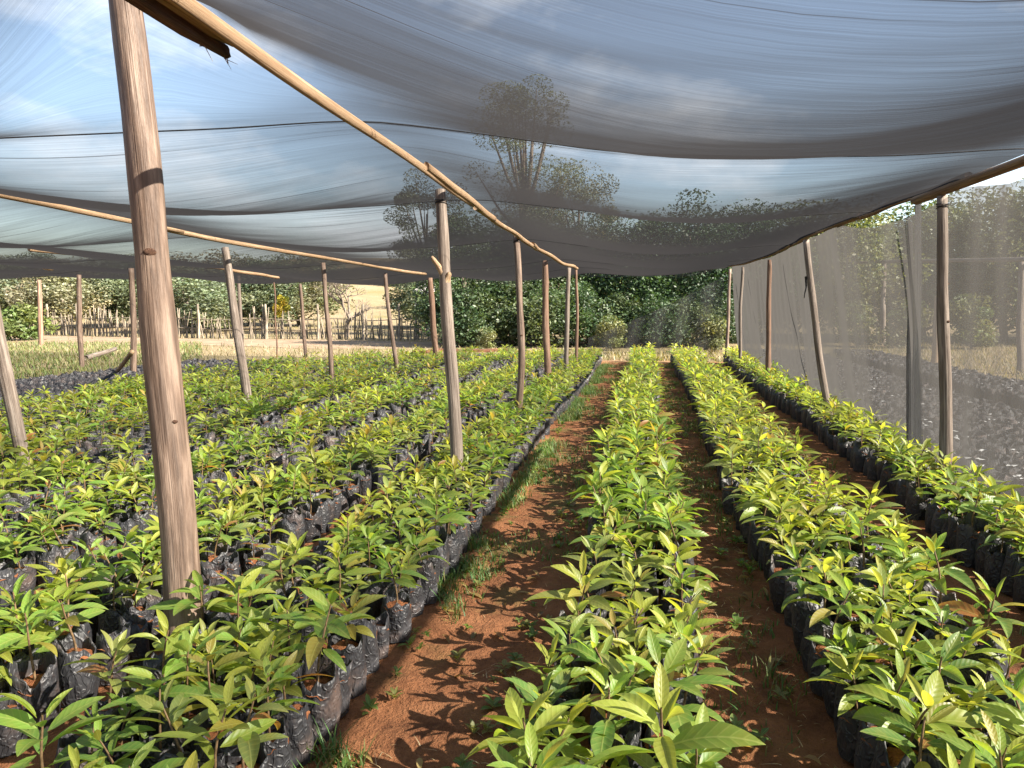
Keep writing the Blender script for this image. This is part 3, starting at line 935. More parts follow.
rail("farthest beam along the top of the net wall", along(WALL, 11.2, 19.3, 0.0, 0.03, 9, dz1=0.02), 0.030, M_RAIL_DARK)
rail("thick left beam running behind the thick near pole", along(B2_, 3.0, 8.4, 0.03, 0.03, dz1=0.04), 0.031, M_RAIL)
rail("pale wavy beam over the mottled pole and two slim poles", along(B2_, 7.7, 17.6, 0, 0.035, 10, dz1=0.03), 0.032, M_RAIL, jit=0.03)
rail("pale rail piece high at the left, nearer of the pair", along(B3_, 10.0, 12.4, 0, 0.0), 0.034, M_RAIL)
rail("pale rail piece right of the mottled pole's top", along(B3_, 14.2, 17.6, 0, 0.01), 0.034, M_RAIL)
Pm = ondepth(39, 266, 16.5); Pn = ondepth(52, 268.5, 17.6)
rail("tiny pale rail piece farthest left under the netting", [Pm, (Pm + Pn) / 2, Pn], 0.05, M_RAIL)

# ------------------------------------------------------------------ roof netting
WIRES = np.array([-12.0, -6.5, -1.3, 4.0, 6.75, 10.2, 13.8, 17.2, 20.4])
SAG = np.array([0.3, 0.3, 0.34, 0.17, 0.15, 0.10, 0.07, 0.05])
def wire_shift(x, y): return 0.30 * (x + 1.5) * (1 - float(sstep(9, 19, y)))
B4 = [(-1.0, -13.0, 2.42), (21, -12.6, 2.30)]
B5 = [(-1.0, -17.0, 2.42), (21, -16.6, 2.35)]
B6 = [(-1.0, -23.0, 2.42), (21, -23.0, 2.35)]
LINES = [B6, B5, B4, B3_, B2_, RIDGE, WALL]
near_top = np.array(ondepth(123, 0, depth(onz(180, 605, 0.28))))


def roof_z(u, y):
    """u: 0..len(LINES)-1 across the beams"""
    i = int(min(len(LINES) - 2, math.floor(u))); f = u - i
    a, b = on(LINES[i], y), on(LINES[i + 1], y)
    x = a[0] * (1 - f) + b[0] * f; z = a[2] * (1 - f) + b[2] * f + (0.058 if u < 5.5 else 0.058 - 0.08 * (u - 5.5))
    span = 4 * f * (1 - f)
    y_true, y = y, y - wire_shift(x, y)
    k = int(np.clip(np.searchsorted(WIRES, y) - 1, 0, len(SAG) - 1))
    v = (y - WIRES[k]) / (WIRES[k + 1] - WIRES[k]); v = min(1, max(0, v))
    wave = 4 * v * (1 - v)
    z -= span ** 1.6 * 0.14 + SAG[k] * wave * span ** 1.6
    y = y_true
    z += 0.018 * mnoise.noise(Vector((x * 0.7, y * 0.8, 5.0))) * (0.3 + span)
    z += 0.006 * mnoise.noise(Vector((x * 0.9, y * 6.0, 2.0))) * span
    return x, z


def tent(x, y, z):
    """the tall near pole props the cloth up"""
    dy = y - near_top[1]
    r2 = ((x - near_top[0]) / 0.50) ** 2 + (dy / (0.75 if dy < 0 else 0.30)) ** 2
    return z + max(0.0, 3.10 - z) * math.exp(-r2 ** 0.85)


us = np.linspace(0, 6, 6 * 26 + 1)
ysn = np.unique(np.round(np.concatenate([np.arange(-3.4, 12.3, 0.075), np.arange(12.3, 20.41, 0.12), [20.4]]), 4))
ysn = ysn[(ysn >= -3.4) & (ysn <= 20.4)]
RV = []
for u in us:
    for y in ysn:
        x, z = roof_z(u, y)
        RV.append((x, y, tent(x, y, z)))
roof_root = empty("shade_net", (0, 0, 0))
tag(roof_root, "dark see-through shade netting sagging overhead in wide swags", "netting")
link("cloth", np_mesh("cloth", np.array(RV), grid_quads(len(us), len(ysn)), [M_NET]), roof_root)
for wy in WIRES[3:]:
    path = []
    for u in np.linspace(0.2, 6, 150):
        yy = min(wy, 20.39)
        for _ in range(6):
            x, z = roof_z(u, yy); yy = min(20.39, wy + wire_shift(x, yy))
        if yy < -3.3: continue
        x, z = roof_z(u, yy); path.append((x, yy, tent(x, yy, z) - 0.004))
    V, Q, l = tube(path, 0.004, 5)
    link("seam", np_mesh("seam", V, Q, [M_CORD], None, None, l), roof_root)
# the hemmed far edge hangs down a little
path = []; hv = []
for u in np.linspace(0.0, 6, 120):
    x, z = roof_z(u, 20.395)
    for k in range(3): hv.append((x, 20.41 + 0.01 * k, z - 0.045 * k * (0.7 + 0.5 * math.sin(u * 9))))
link("hem", np_mesh("hem", np.array(hv), grid_quads(120, 3), [M_NETD]), roof_root)

# ------------------------------------------------------------------ netting wall on the right
wall_root = empty("net_wall", (2.4, 0, 0))
tag(wall_root, "grey see-through netting wall hung along the right hand posts", "netting")
yw = np.arange(-0.5, 19.31, 0.08); zw = np.linspace(0.0, 1, 26)
WV = []
for y in yw:
    b = on(WALL, y)
    xw = max(b[0] + 0.06, 2.0) if y > 8 else b[0] + 0.09
    xb = 2.49 - 0.012 * y
    pk = np.array([3.0, 6.4, 9.5, 13.4, 16.5, 19.4]); dn = np.min(np.abs(pk - y))
    gap = 0.13 * float(sstep(4.4, 5.4, y) * (1 - sstep(8.0, 9.0, y))) * min(1, 0.25 + dn / 1.0) - 0.03
    for z in zw:
        zz = z * (b[2] - 0.01 - gap)
        f = z
        x = xb * (1 - f) + xw * f
        x += 0.055 * mnoise.noise(Vector((y * 1.1, z * 1.3, 1.0))) + 0.024 * mnoise.noise(Vector((y * 4.0, z * 0.7, 7.0)))
        WV.append((x - 2.4, y, zz))
link("cloth", np_mesh("cloth", np.array(WV), grid_quads(len(yw), len(zw)), [M_NETW]), wall_root)


def wall_pt(px_, py_):
    r = ray(px_, py_); return CAM + r * 2.36 / r[0]


# vertical seams and bunched drapes
for pxs, name in (((750, 275, 752, 352), "seam"), ((765, 268, 768, 362), "seam"), ((805, 250, 812, 398), "seam")):
    a = wall_pt(pxs[0], pxs[1]); b = wall_pt(pxs[2], pxs[3])
    path = [a + (b - a) * t + np.array([-0.0, 0.03 * math.sin(t * 7), 0]) for t in np.linspace(0, 1, 14)]
    V, Q, l = tube(np.array(path) - np.array([2.4, 0, 0]), 0.010 if a[1] < 10 else 0.016, 5)
    link(name, np_mesh(name, V, Q, [M_CORD], None, None, l), wall_root)
for (xa, ya, xb_, yb_, wdt, sd) in ((923, 203, 921, 445, 0.15, 1), (915, 222, 913, 440, 0.05, 2)):
    a = wall_pt(xa, ya); b = wall_pt(xb_, yb_)
    DV = []
    n, m = 30, 15
    for i in range(n):
        t = i / (n - 1); c = a + (b - a) * t
        w = wdt * (0.55 + 0.6 * t)
        for j in range(m):
            s = j / (m - 1) - 0.5
            DV.append((c[0] - 0.035 + 0.022 * math.sin(s * 26 + sd + 1.5 * t) - 2.4, c[1] + s * w + 0.015 * math.sin(t * 9 + sd), c[2]))
    link("drape", np_mesh("drape", np.array(DV), grid_quads(n, m), [M_NETD]), wall_root)

# net curtain at the far end, hanging aslant before the dark trees
yE = 23.0
EV = []
A_, B__ = ondepth(588, 338, 23.0), ondepth(724, 276, 23.0)
n, m = 40, 16
for i in range(n):
    t = i / (n - 1); top = A_ + (B__ - A_) * t
    top[2] -= 0.10 * math.sin(PI * t)
    for j in range(m):
        f = j / (m - 1)
        EV.append((top[0] + 0.02 * math.sin(i * 1.3) * f, top[1] + 0.05 * math.sin(i * 0.9 + 2 * f), max(0.0, top[2] * (1 - f))))
end_net = link("net_curtain", np_mesh("net_curtain", np.array(EV), grid_quads(n, m), [M_NETW]))
tag(end_net, "dark netting curtain slung aslant behind the far end of the beds", "netting")

# ------------------------------------------------------------------ trees
def tree_meshes(seed, H, R, base, col, nleaf, leafsize, clumps=40, trunk_r=0.12, sparse=0.0, flat=1.0, limbs=8, sub=1.0):
    """crown of small leaf faces in clumps; trunk with limbs"""
    g = np.random.default_rng(seed)
    col = np.array(col)
    cz = base + (H - base) * 0.5; hz = (H - base) * 0.5
    C = []
    while len(C) < clumps:
        p = g.uniform(-1, 1, 3)
        rr = np.linalg.norm(p)
        if rr > 1 or rr < 0.35 - sparse * 0.2: continue
        wide = 1.0 - 0.35 * max(0, p[2])
        C.append((p[0] * R * wide * g.uniform(0.8, 1.12), p[1] * R * wide * g.uniform(0.8, 1.12), cz + p[2] * hz * g.uniform(0.86, 1.06) * flat))
    C = np.array(C)
    crown = QB()
    per = nleaf // clumps
    Vs, Ts = [], []
    for c in C:
        n = int(per * g.uniform(0.5, 1.5)); sz = R * g.uniform(0.16, 0.30) * sub
        P = g.normal(0, 1, (n, 3)); P *= np.minimum(1, 1.45 / np.linalg.norm(P, axis=1))[:, None]; P = c + P * np.array([sz, sz, sz * 0.75]) * 1.15
        a = g.normal(0, 1, (n, 3)); a[:, 2] *= 0.6; a /= np.linalg.norm(a, axis=1)[:, None]
        b = np.cross(a, g.normal(0, 1, (n, 3))); b /= np.linalg.norm(b, axis=1)[:, None]
        s = leafsize * g.uniform(0.6, 1.35, (n, 1))
        V = np.stack([P - a * s, P + b * s * 0.45, P + a * s, P - b * s * 0.45], 1)
        tone = g.uniform(0.72, 1.28) * np.array([g.uniform(0.85, 1.2), 1, g.uniform(0.85, 1.1)])
        T = col * tone * g.uniform(0.75, 1.25, (n, 1))
        Vs.append(V.reshape(-1, 3)); Ts.append(np.repeat(T, 4, 0))
    V = np.concatenate(Vs); V[:, 2] = np.maximum(V[:, 2], 0.05)
    cm = np_mesh("crown", V, np.arange(len(V)).reshape(-1, 4), [M_FOL], None, np.concatenate(Ts), None, False)
    tr = QB()
    top = np.array([g.normal(0, 0.1) * R, g.normal(0, 0.1) * R, H * 0.72])
    path = [np.array([0, 0, -0.1]) * (1 - t) + top * t + np.array([math.sin(3 * t + seed) * 0.08 * R, math.cos(4 * t + seed) * 0.06 * R, 0]) * math.sin(PI * t) for t in np.linspace(0, 1, 9)]
    V, Q, l = tube(path, np.linspace(trunk_r, trunk_r * 0.35, 9), 9, 1, 0.12, True, seed); tr.add(V, Q, (1, 1, 1), l)
    for c in C[g.permutation(len(C))[:limbs]]:
        t = np.clip((c[2] * 0.6 / (H * 0.72)), 0.2, 0.9); k = int(t * 8)
        s = path[k]; mid = (s + c) / 2 + np.array([0, 0, -0.08 * R])
        V, Q, l = tube([s, s * 0.6 + mid * 0.4, mid, (mid + c) / 2, c], [trunk_r * 0.5, trunk_r * .4, trunk_r * 0.3, trunk_r * .2, trunk_r * 0.08], 6, 1, 0.1, True, seed); tr.add(V, Q, (1, 1, 1), l)
    return cm, tr.mesh("trunk", [M_TRUNK])


def place_tree(meshes, x, y, s, label, name="tree", cat="tree", group=None, rz=None, sz=None):
    r = empty(name, (x, y, float(hill_z(x, y))), random.uniform(0, 6.28) if rz is None else rz)
    r.scale = (s, s, s if sz is None else sz)
    link("crown", meshes[0], r); link("trunk", meshes[1], r)
    return tag(r, label, cat, group)


def at(px_, d):
    """ground position under picture column px_ at depth d"""
    p = ondepth(px_, 303, d); return float(p[0]), float(p[1])


# tall open tree seen through the roof netting
TALL = tree_meshes(41, 12.4, 2.9, 3.6, (0.115, 0.13, 0.07), 24000, 0.055, 44, 0.20, 0.5, 1.0, 26, 0.74)
x, y = at(528, 36); place_tree(TALL, x, y, 1.0, "tall open crowned tree showing through the netting behind the middle posts", rz=0.6)
TALL2 = tree_meshes(43, 8.0, 1.9, 3.0, (0.11, 0.125, 0.07), 14000, 0.055, 30, 0.13, 0.5, 1.0, 14, 0.8)
x, y = at(428, 37); place_tree(TALL2, x, y, 1.0, "slender half bare tree behind the stubbed post")
x, y = at(578, 38); place_tree(TALL2, x, y, 1.06, "lower right companion of the tall tree, seen through the netting", rz=2.1)
# dark broadleaf trees at the far end
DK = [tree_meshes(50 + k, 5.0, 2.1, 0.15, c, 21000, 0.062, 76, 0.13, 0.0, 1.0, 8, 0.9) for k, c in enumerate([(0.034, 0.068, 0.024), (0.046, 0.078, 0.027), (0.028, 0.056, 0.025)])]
darks = [(462, 28.5, 1, 0.95, "dark bushy tree right of the red pole"), (505, 30.0, 0, 1.0, "dark tree framed between the first two middle posts"), (548, 29.0, 1, 0.92, "dark glossy tree behind the stout barky post"),
         (590, 30.5, 2, 1.02, "dark tree just right of the middle row's end"), (640, 29.5, 0, 1.0, "dark tree closing the view above the bed between paths"), (688, 29.5, 2, 1.12, "darkest tree at the far end, left of the net wall"),
         (742, 30.5, 0, 1.1, "tree behind the far end of the net wall")]
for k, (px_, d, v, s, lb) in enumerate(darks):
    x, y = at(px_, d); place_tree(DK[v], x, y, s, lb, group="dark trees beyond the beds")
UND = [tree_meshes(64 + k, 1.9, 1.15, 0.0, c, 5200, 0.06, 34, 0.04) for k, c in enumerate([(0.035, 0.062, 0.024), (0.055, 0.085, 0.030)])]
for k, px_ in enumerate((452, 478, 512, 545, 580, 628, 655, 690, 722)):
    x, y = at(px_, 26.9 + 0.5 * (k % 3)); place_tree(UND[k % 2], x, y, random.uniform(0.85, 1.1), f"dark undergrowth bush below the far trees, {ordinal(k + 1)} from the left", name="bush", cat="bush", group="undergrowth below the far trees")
PLT = tree_meshes(60, 4.9, 1.3, 0.8, (0.20, 0.20, 0.065), 5000, 0.10, 34, 0.09)
x, y = at(608, 34); place_tree(PLT, x, y, 1.0, "pale yellowish tree top between the dark far trees")
x, y = at(500, 34.5); place_tree(PLT, x, y, 0.9, "pale dry tree peeping between the dark trees at middle")
SHR = tree_meshes(61, 1.5, 0.75, 0.05, (0.12, 0.14, 0.05), 2800, 0.06, 22, 0.03)
for px_, d, s, lb in ((612, 25.2, 0.75, "pale weedy shrub under the dark far trees"), (486, 24.5, 0.5, "low grey-green shrub at the bed end by the middle posts"), (712, 23.5, 0.8, "straggly dry weed clump beside the last wall post")):
    x, y = at(px_, d); place_tree(SHR, x, y, s, lb, name="shrub", cat="shrub", group="low shrubs at the bed ends")
# trees beyond the netting wall
RT = [tree_meshes(70 + k, 5.6, 2.3, 0.3, c, 14000, 0.085, 60, 0.14, 0.2) for k, c in enumerate([(0.085, 0.11, 0.045), (0.12, 0.135, 0.055), (0.07, 0.095, 0.045)])]
rights = [(800, 31, 0, 0.95), (846, 30, 1, 0.95), (880, 36, 2, 1.0), (926, 31.5, 0, 1.0), (968, 33, 2, 1.15), (1008, 30, 1, 1.05), (1060, 29, 0, 1.1), (1120, 30, 2, 1.2), (1190, 31, 1, 1.2), (690, 39, 1, 0.85), (640, 40, 2, 0.80), (770, 40, 2, 0.9)]
RL = ["tree behind the leaning wall post beyond netting", "lighter tree left of the drape, beyond the netting wall", "tree in the gap left of the knobbly post", "tree right behind the knobbly post, beyond the netting", "tree right of the knobbly post, beyond the netting", "light tree at the right edge beyond the netting",
      "tree just outside the right edge of view", "second tree outside the right edge of view", "third tree outside the right edge of view", "tree top behind the dark trees, seen through the roof net", "grey tree top over the far end, seen through the roof net", "tall tree top behind the wall's far end"]
for (px_, d, v, s), lb in zip(rights, RL):
    x, y = at(px_, d); place_tree(RT[v], x, y, s, lb, group="trees beyond the netting wall")
for px_, d, s, lb in ((905, 26.5, 1.1, "dry shrub behind the orange post beyond the netting"), (975, 26, 1.2, "round pale shrub beyond the netting, right of knobbly post"), (860, 27.5, 1.0, "low dry shrub beyond the netting by the pale rail")):
    x, y = at(px_, d); place_tree(SHR, x, y, s, lb, name="shrub", cat="shrub", group="shrubs beyond the netting wall")
# wooded slope on the left
LT = [tree_meshes(80 + k, 4.6, 2.2, 0.3, c, 13000, 0.09, 46, 0.13, 0.1) for k, c in enumerate([(0.115, 0.135, 0.075), (0.150, 0.155, 0.085), (0.090, 0.115, 0.065), (0.165, 0.160, 0.095)])]  # leaf colours lightened and greyed in place of hazy air
def top_scale(x, y, d): return (1.55 + 0.058 * d * random.uniform(0.72, 1.05) - float(hill_z(x, y))) / 4.5
fr = [(-40, 47), (12, 45), (62, 43), (112, 46), (150, 48), (192, 40), (228, 47), (262, 44), (300, 49), (424, 47)]
for k, (px_, d) in enumerate(fr):
    x, y = at(px_, d); place_tree(LT[(k * 7 + 1) % 4], x, y, random.uniform(0.95, 1.25) * (0.65 + d / 130), f"{['grey-green', 'olive', 'dark green', 'pale green'][((k * 7 + 1) % 4)] if False else 'leafy'} tree just behind the stick fence, {ordinal(k + 1)} from the left", group="trees behind the stick fence", sz=top_scale(x, y, d))
bk = [(-60, 62), (0, 60), (45, 64), (92, 58), (135, 63), (180, 60), (215, 66), (250, 60), (285, 64), (318, 74), (402, 98), (446, 72)]
for k, (px_, d) in enumerate(bk):
    x, y = at(px_, d); place_tree(LT[(k * 3) % 4], x, y, random.uniform(0.95, 1.25) * (0.65 + d / 130), f"leafy tree higher on the left slope, {ordinal(k + 1)} from the left", group="trees on the left slope", sz=top_scale(x, y, d))
far = [(-20, 92), (40, 98), (85, 90), (140, 96), (190, 99), (240, 92), (290, 104)]
for k, (px_, d) in enumerate(far):
    x, y = at(px_, d); place_tree(LT[(k * 5 + 2) % 4], x, y, random.uniform(0.95, 1.25) * (0.65 + d / 130), f"tree topping the left hill just under the netting, {ordinal(k + 1)} from left", group="trees on top of the left hill", sz=top_scale(x, y, d))
YB = tree_meshes(90, 1.9, 0.75, 1.0, (0.32, 0.28, 0.03), 1400, 0.10, 12, 0.05)
x, y = at(281, 38.5); place_tree(YB, x, y, 0.62, "bush with bright yellow blossom by the stick fence", name="flowering_bush", cat="bush", sz=0.95)
GB = tree_meshes(91, 1.5, 1.3, 0.05, (0.085, 0.115, 0.03), 2600, 0.11, 26, 0.05)
x, y = at(20, 32); place_tree(GB, x, y, 0.9, "bright green bush on the grass at far left", name="bush", cat="bush")


# bare tree
bt = QB(); g = np.random.default_rng(5)
def branch(p, d, L, r, lv):
    n = 5; pts = [p]; dd = d.copy()
    for i in range(n - 1):
        dd = dd + g.normal(0, 0.16, 3); dd[2] += 0.03; dd /= np.linalg.norm(dd); pts.append(pts[-1] + dd * L / (n - 1))
    V, Q, l = tube(pts, np.linspace(r, r * 0.62, n), 6 if lv < 2 else 4, 1, 0.1, True, lv); bt.add(V, Q, (1, 1, 1), l)
    if lv < 5:
        for k in range(3 if lv else 3):
            nd = dd + g.normal(0, 0.55, 3); nd[2] = abs(nd[2]) * 0.7 + 0.1; nd /= np.linalg.norm(nd)
            branch(pts[-1] if k < 2 else pts[-2], nd, L * g.uniform(0.6, 0.85), r * 0.6, lv + 1)
branch(np.array([0, 0, -0.05]), np.array([0.25, 0, 0.95]), 1.0, 0.13, 0)
x, y = at(346, 35.0)
o = link("bare_tree", bt.mesh("bare_tree", [M_TRUNK]), None, (x, y, float(hill_z(x, y)))); o.scale = (0.95, 0.95, 0.95)
tag(o, "leafless spreading tree at the stick fence before the brown hill", "tree")

# ------------------------------------------------------------------ stick fence
fe = empty("stick_fence", (-20, 33, 0)); tag(fe, "rough fence of dry upright sticks across the left background", "fence")
q = QB(); g = np.random.default_rng(6)
fa = np.array([*at(-60, 38.5)]); fb = np.array([*at(462, 31.0)])
L = np.linalg.norm(fb - fa); n = int(L / 0.07)
for i in range(n):
    t = (i + g.uniform(-0.4, 0.4)) / n; p = fa + (fb - fa) * t + np.array([0, 0.4 * math.sin(t * 9)]) + g.normal(0, 0.05, 2)
    z = float(hill_z(*p)); h_ = g.uniform(0.65, 1.35) * (1 + 0.15 * math.sin(t * 40))
    b = np.array([p[0] + 20, p[1] - 33, z - 0.05]); tp = b + np.array([g.normal(0, 0.09), g.normal(0, 0.06), h_])
    V, Q, l = tube([b, (b + tp) / 2 + g.normal(0, 0.015, 3), tp], np.array([1, 0.85, 0.6]) * g.uniform(0.015, 0.036), 5, 1, 0, True); q.add(V, Q, (1, 1, 1), l)
link("stakes", q.mesh("stakes", [M_STAKE]), fe)
for zz in (0.42, 0.85):
    pts = []
    for t in np.linspace(0, 1, 60):
        p = fa + (fb - fa) * t + np.array([0, 0.4 * math.sin(t * 9) - 0.06]); pts.append((p[0] + 20, p[1] - 33, float(hill_z(*p)) + zz + 0.04 * math.sin(t * 50)))
    V, Q, l = tube(pts, 0.018, 5); link("rail", np_mesh("rail", V, Q, [M_STAKE], None, None, l), fe)
for px_ in (62, 98, 187, 232, 293, 338, 377, 408):
    t = (px_ + 60) / 522; p = fa + (fb - fa) * t + np.array([0, 0.4 * math.sin(t * 9) - 0.12]); z = float(hill_z(*p))
    V, Q, l = tube([(p[0] + 20, p[1] - 33, z - 0.05), (p[0] + 20.03, p[1] - 33, z + 0.8), (p[0] + 20, p[1] - 33, z + 1.5)], [0.055, 0.05, 0.045], 8, 1, 0.06)
    link("fence_post", np_mesh("fence_post", V, Q, [M_STAKE], None, None, l), fe)

# neighbouring frame beyond the wall: each pole its own thing
G2 = "frame poles of the neighbouring plot"
post("pale frame post beyond the netting, left of the drape", (883, 345), 0.0, (884, 263), 0.10, M_POST_GREY, name="frame_post", group=G2)
post("pale frame post at the right edge beyond the netting", (1021, 374), 0.0, (1022, 262), 0.075, M_POST_GREY, name="frame_post", group=G2)
post("orange-brown short post beyond the netting beside the knobbly post", (934, 366), 0.0, (937, 296), 0.075, M_RAIL, name="frame_post", group=G2)
pa = ondepth(843, 263, 29.2); pb_ = ondepth(884, 262, 28.4); pc = ondepth(1022, 259, 17.6); pd_ = ondepth(1090, 256, 14.5)
o = rail("long pale rail across the frame posts beyond the netting", [pa, pb_, pc, pd_], 0.055, M_POST_GREY, name="frame_rail", jit=0.02)
del o["group"]

# small things lying at the back
def plank(label, a_px, b_px, z, w, th, mat, name="wooden_plank", cat="plank"):
    a, b = onz(*a_px, z), onz(*b_px, z)
    dv = b - a; ln = np.linalg.norm(dv); dv /= ln; sd = np.array([-dv[1], dv[0], 0]) * w / 2
    V = []
    for t in np.linspace(0, 1, 6):
        p = dv * ln * t; j = 0.012 * math.sin(t * 8)
        for s, hgt in ((-1, 0), (1, 0), (1, th), (-1, th)): V.append(p + sd * s * (1 - 0.1 * abs(math.sin(5 * t))) + np.array([0, 0, hgt + j]))
    Q = np.concatenate([grid_quads(6, 4, True), [[3, 2, 1, 0], [20, 21, 22, 23]]])
    o = link(name, np_mesh(name, np.array(V), Q, [mat], None, None, None, False), None, (a[0], a[1], z))
    return tag(o, label, cat)


plank("reddish plank lying behind the beds left of stubbed post", (418, 354), (440, 351), 0.28, 0.35, 0.06, M_PLANK)
plank("reddish board on the ground behind the stubbed post", (454, 352), (506, 351), 0.22, 0.5, 0.06, M_PLANK)
A_ = ondepth(413, 291, 32); Bq = ondepth(430, 295, 32)
sh = empty("lean_to_roof", (float(A_[0]), float(A_[1]), 0)); tag(sh, "small pale tin lean-to roof at the left edge of the dark trees", "roof")
n = 24; V = []
for i in range(n):
    t = i / (n - 1); p = (Bq - A_) * t
    for yy, dz in ((0, 0), (1.4, 0.35)):
        V.append((p[0], p[1] + yy, A_[2] + p[2] + dz + 0.02 * math.sin(i * 1.6)))
m_ = np.array(V); m2 = m_.copy(); m2[:, 2] -= 0.03
Q = grid_quads(n, 2); Q2 = Q[:, ::-1] + len(m_)
side = []
for i in range(n - 1): side += [[2 * i, 2 * (i + 1), len(m_) + 2 * (i + 1), len(m_) + 2 * i], [2 * i + 1, len(m_) + 2 * i + 1, len(m_) + 2 * i + 3, 2 * i + 3]]
link("sheet", np_mesh("sheet", np.concatenate([m_, m2]), np.concatenate([Q, Q2, np.array(side)]), [M_SHEET]), sh)
for dx in (0.08, float((Bq - A_)[0]) - 0.08):
    V, Q, l = tube([(dx, 0.1, 0), (dx, 0.1, A_[2] - 0.05)], [0.05, 0.04], 7); link("leg", np_mesh("leg", V, Q, [M_POST_GREY], None, None, l), sh)

# ------------------------------------------------------------------ grass, weeds and straw
def blades(pts, col, name, label, g, hmin, hmax, wid, cat="grass", lean=0.5):
    P = np.asarray(pts); n = len(P)
    az = g.uniform(0, 6.28, n); h_ = g.uniform(hmin, hmax, n) * P[:, 3]; ln = h_ * g.uniform(0.15, 1.0, n) * lean * 2
    dx, dy = np.cos(az), np.sin(az); w = wid * g.uniform(0.6, 1.4, n)
    V = np.zeros((n, 4, 2, 3))
    for k, t in enumerate((0, 0.4, 0.75, 1.0)):
        cx = P[:, 0] + dx * ln * t ** 1.8; cy = P[:, 1] + dy * ln * t ** 1.8; czz = P[:, 2] + h_ * (t - 0.25 * t * t)
        ww = w * (1 - 0.93 * t ** 2)
        for s in (0, 1):
            V[:, k, s] = np.stack([cx - dy * ww * (s - 0.5), cy + dx * ww * (s - 0.5), czz], 1)
    base = grid_quads(4, 2); Q = (base[None] + (np.arange(n) * 8)[:, None, None]).reshape(-1, 4)
    c = np.asarray(col)[g.integers(0, len(col), n)] * g.uniform(0.7, 1.3, (n, 1))
    T = np.repeat(c, 8, 0)
    o = link(name, np_mesh(name, V.reshape(-1, 3), Q, [M_GRASS], None, T)); tag(o, label, cat, kind="stuff")
    return o


g = np.random.default_rng(11)
def gnd(x, y):
    return float(hill_z(x, y)) - 0.006


# green weeds along the edge of the left bed and on the paths
pts = []
def tufts(n, xf, yf, dens, per, spread, sc=1.0):
    for _ in range(n):
        x, y = xf(), yf()
        if mnoise.noise(Vector((x * 1.9, y * 1.3, 6.6))) < dens: continue
        s = g.uniform(0.5, 1.2) * sc
        for _ in range(int(per * g.uniform(0.5, 1.5))):
            a, b = x + g.normal(0, spread), y + g.normal(0, spread); pts.append((a, b, gnd(a, b), s))
tufts(900, lambda: -1.08 + abs(g.normal(0, 0.11)), lambda: g.uniform(1.9, 20), -0.15, 20, 0.03)
tufts(520, lambda: g.uniform(-1.05, -0.35), lambda: g.uniform(4.5, 20), 0.0, 13, 0.04, 0.8)
tufts(520, lambda: g.uniform(0.26, 0.66), lambda: g.uniform(2.6, 20), -0.05, 12, 0.04, 0.75)
tufts(150, lambda: g.uniform(1.4, 1.85), lambda: g.uniform(3.5, 20), -0.1, 12, 0.04, 0.9)
tufts(40, lambda: g.uniform(-1.0, 0.6), lambda: g.uniform(1.8, 5), 0.0, 8, 0.03, 0.5)
blades(pts, [(0.045, 0.115, 0.022), (0.07, 0.15, 0.03), (0.10, 0.14, 0.035), (0.16, 0.15, 0.05)], "grass", "green grass and weeds along the bed edges and paths", g, 0.04, 0.14, 0.006)
pts = []
tufts(260, lambda: g.uniform(-1.0, -0.4), lambda: g.uniform(1.8, 12), -0.2, 3, 0.03, 0.8)
tufts(300, lambda: g.uniform(0.3, 0.68), lambda: g.uniform(1.8, 12), -0.2, 4, 0.04, 0.8)
blades(pts, [(0.45, 0.34, 0.18), (0.36, 0.24, 0.12), (0.5, 0.42, 0.25)], "straw", "bits of dry straw lying on the red path soil", g, 0.008, 0.03, 0.003, "straw", 2.6)
# broadleaf weeds
q = QB()
for _ in range(260):
    y = 1.9 + 13 * g.random() ** 1.3
    x = g.choice([-1.05 + abs(g.normal(0, 0.10)), g.uniform(0.30, 0.66), g.uniform(-0.6, -0.42)])
    a0 = g.uniform(0, 6.28); sz = g.uniform(0.6, 1.3); c = np.array([(0.07, 0.15, 0.03), (0.11, 0.18, 0.045), (0.15, 0.16, 0.05)][g.integers(0, 3)])
    for k in range(int(g.integers(5, 10))):
        V, Q, l = leaf(5, 3, sz * g.uniform(0.03, 0.06), sz * g.uniform(0.015, 0.03), g.uniform(0.2, 1.0), g.uniform(0.4, 1.2), 0.3, g)
        q.add(rotz(V, a0 + 2.4 * k) + np.array([x, y, gnd(x, y) + 0.008 + 0.004 * k * sz]), Q, c * g.uniform(0.8, 1.2), l)
o = link("weeds", q.mesh("weeds", [M_LEAF])); tag(o, "small broad leaved weeds rooted along the bed edges", "weeds", kind="stuff")
# fallen leaves on the paths
q = QB()
for _ in range(170):
    x = g.choice([g.uniform(-1.0, -0.4), g.uniform(0.28, 0.66), g.uniform(1.45, 1.85)]); y = 1.6 + 12 * g.random() ** 1.4
    V, Q, l = leaf(5, 3, g.uniform(0.05, 0.11), g.uniform(0.02, 0.035), g.uniform(-0.2, 0.4), g.uniform(0.2, 1.2), g.uniform(0.2, 0.8), g)
    c = np.array([(0.26, 0.15, 0.06), (0.18, 0.085, 0.04), (0.35, 0.25, 0.10), (0.10, 0.055, 0.03)][g.integers(0, 4)])
    q.add(rotz(V, g.uniform(0, 6.28)) + np.array([x, y, gnd(x, y) + 0.018]), Q, c, l)
o = link("fallen_leaves", q.mesh("fallen_leaves", [M_LEAF])); tag(o, "brown fallen leaves scattered over the red paths", "leaves", kind="stuff")
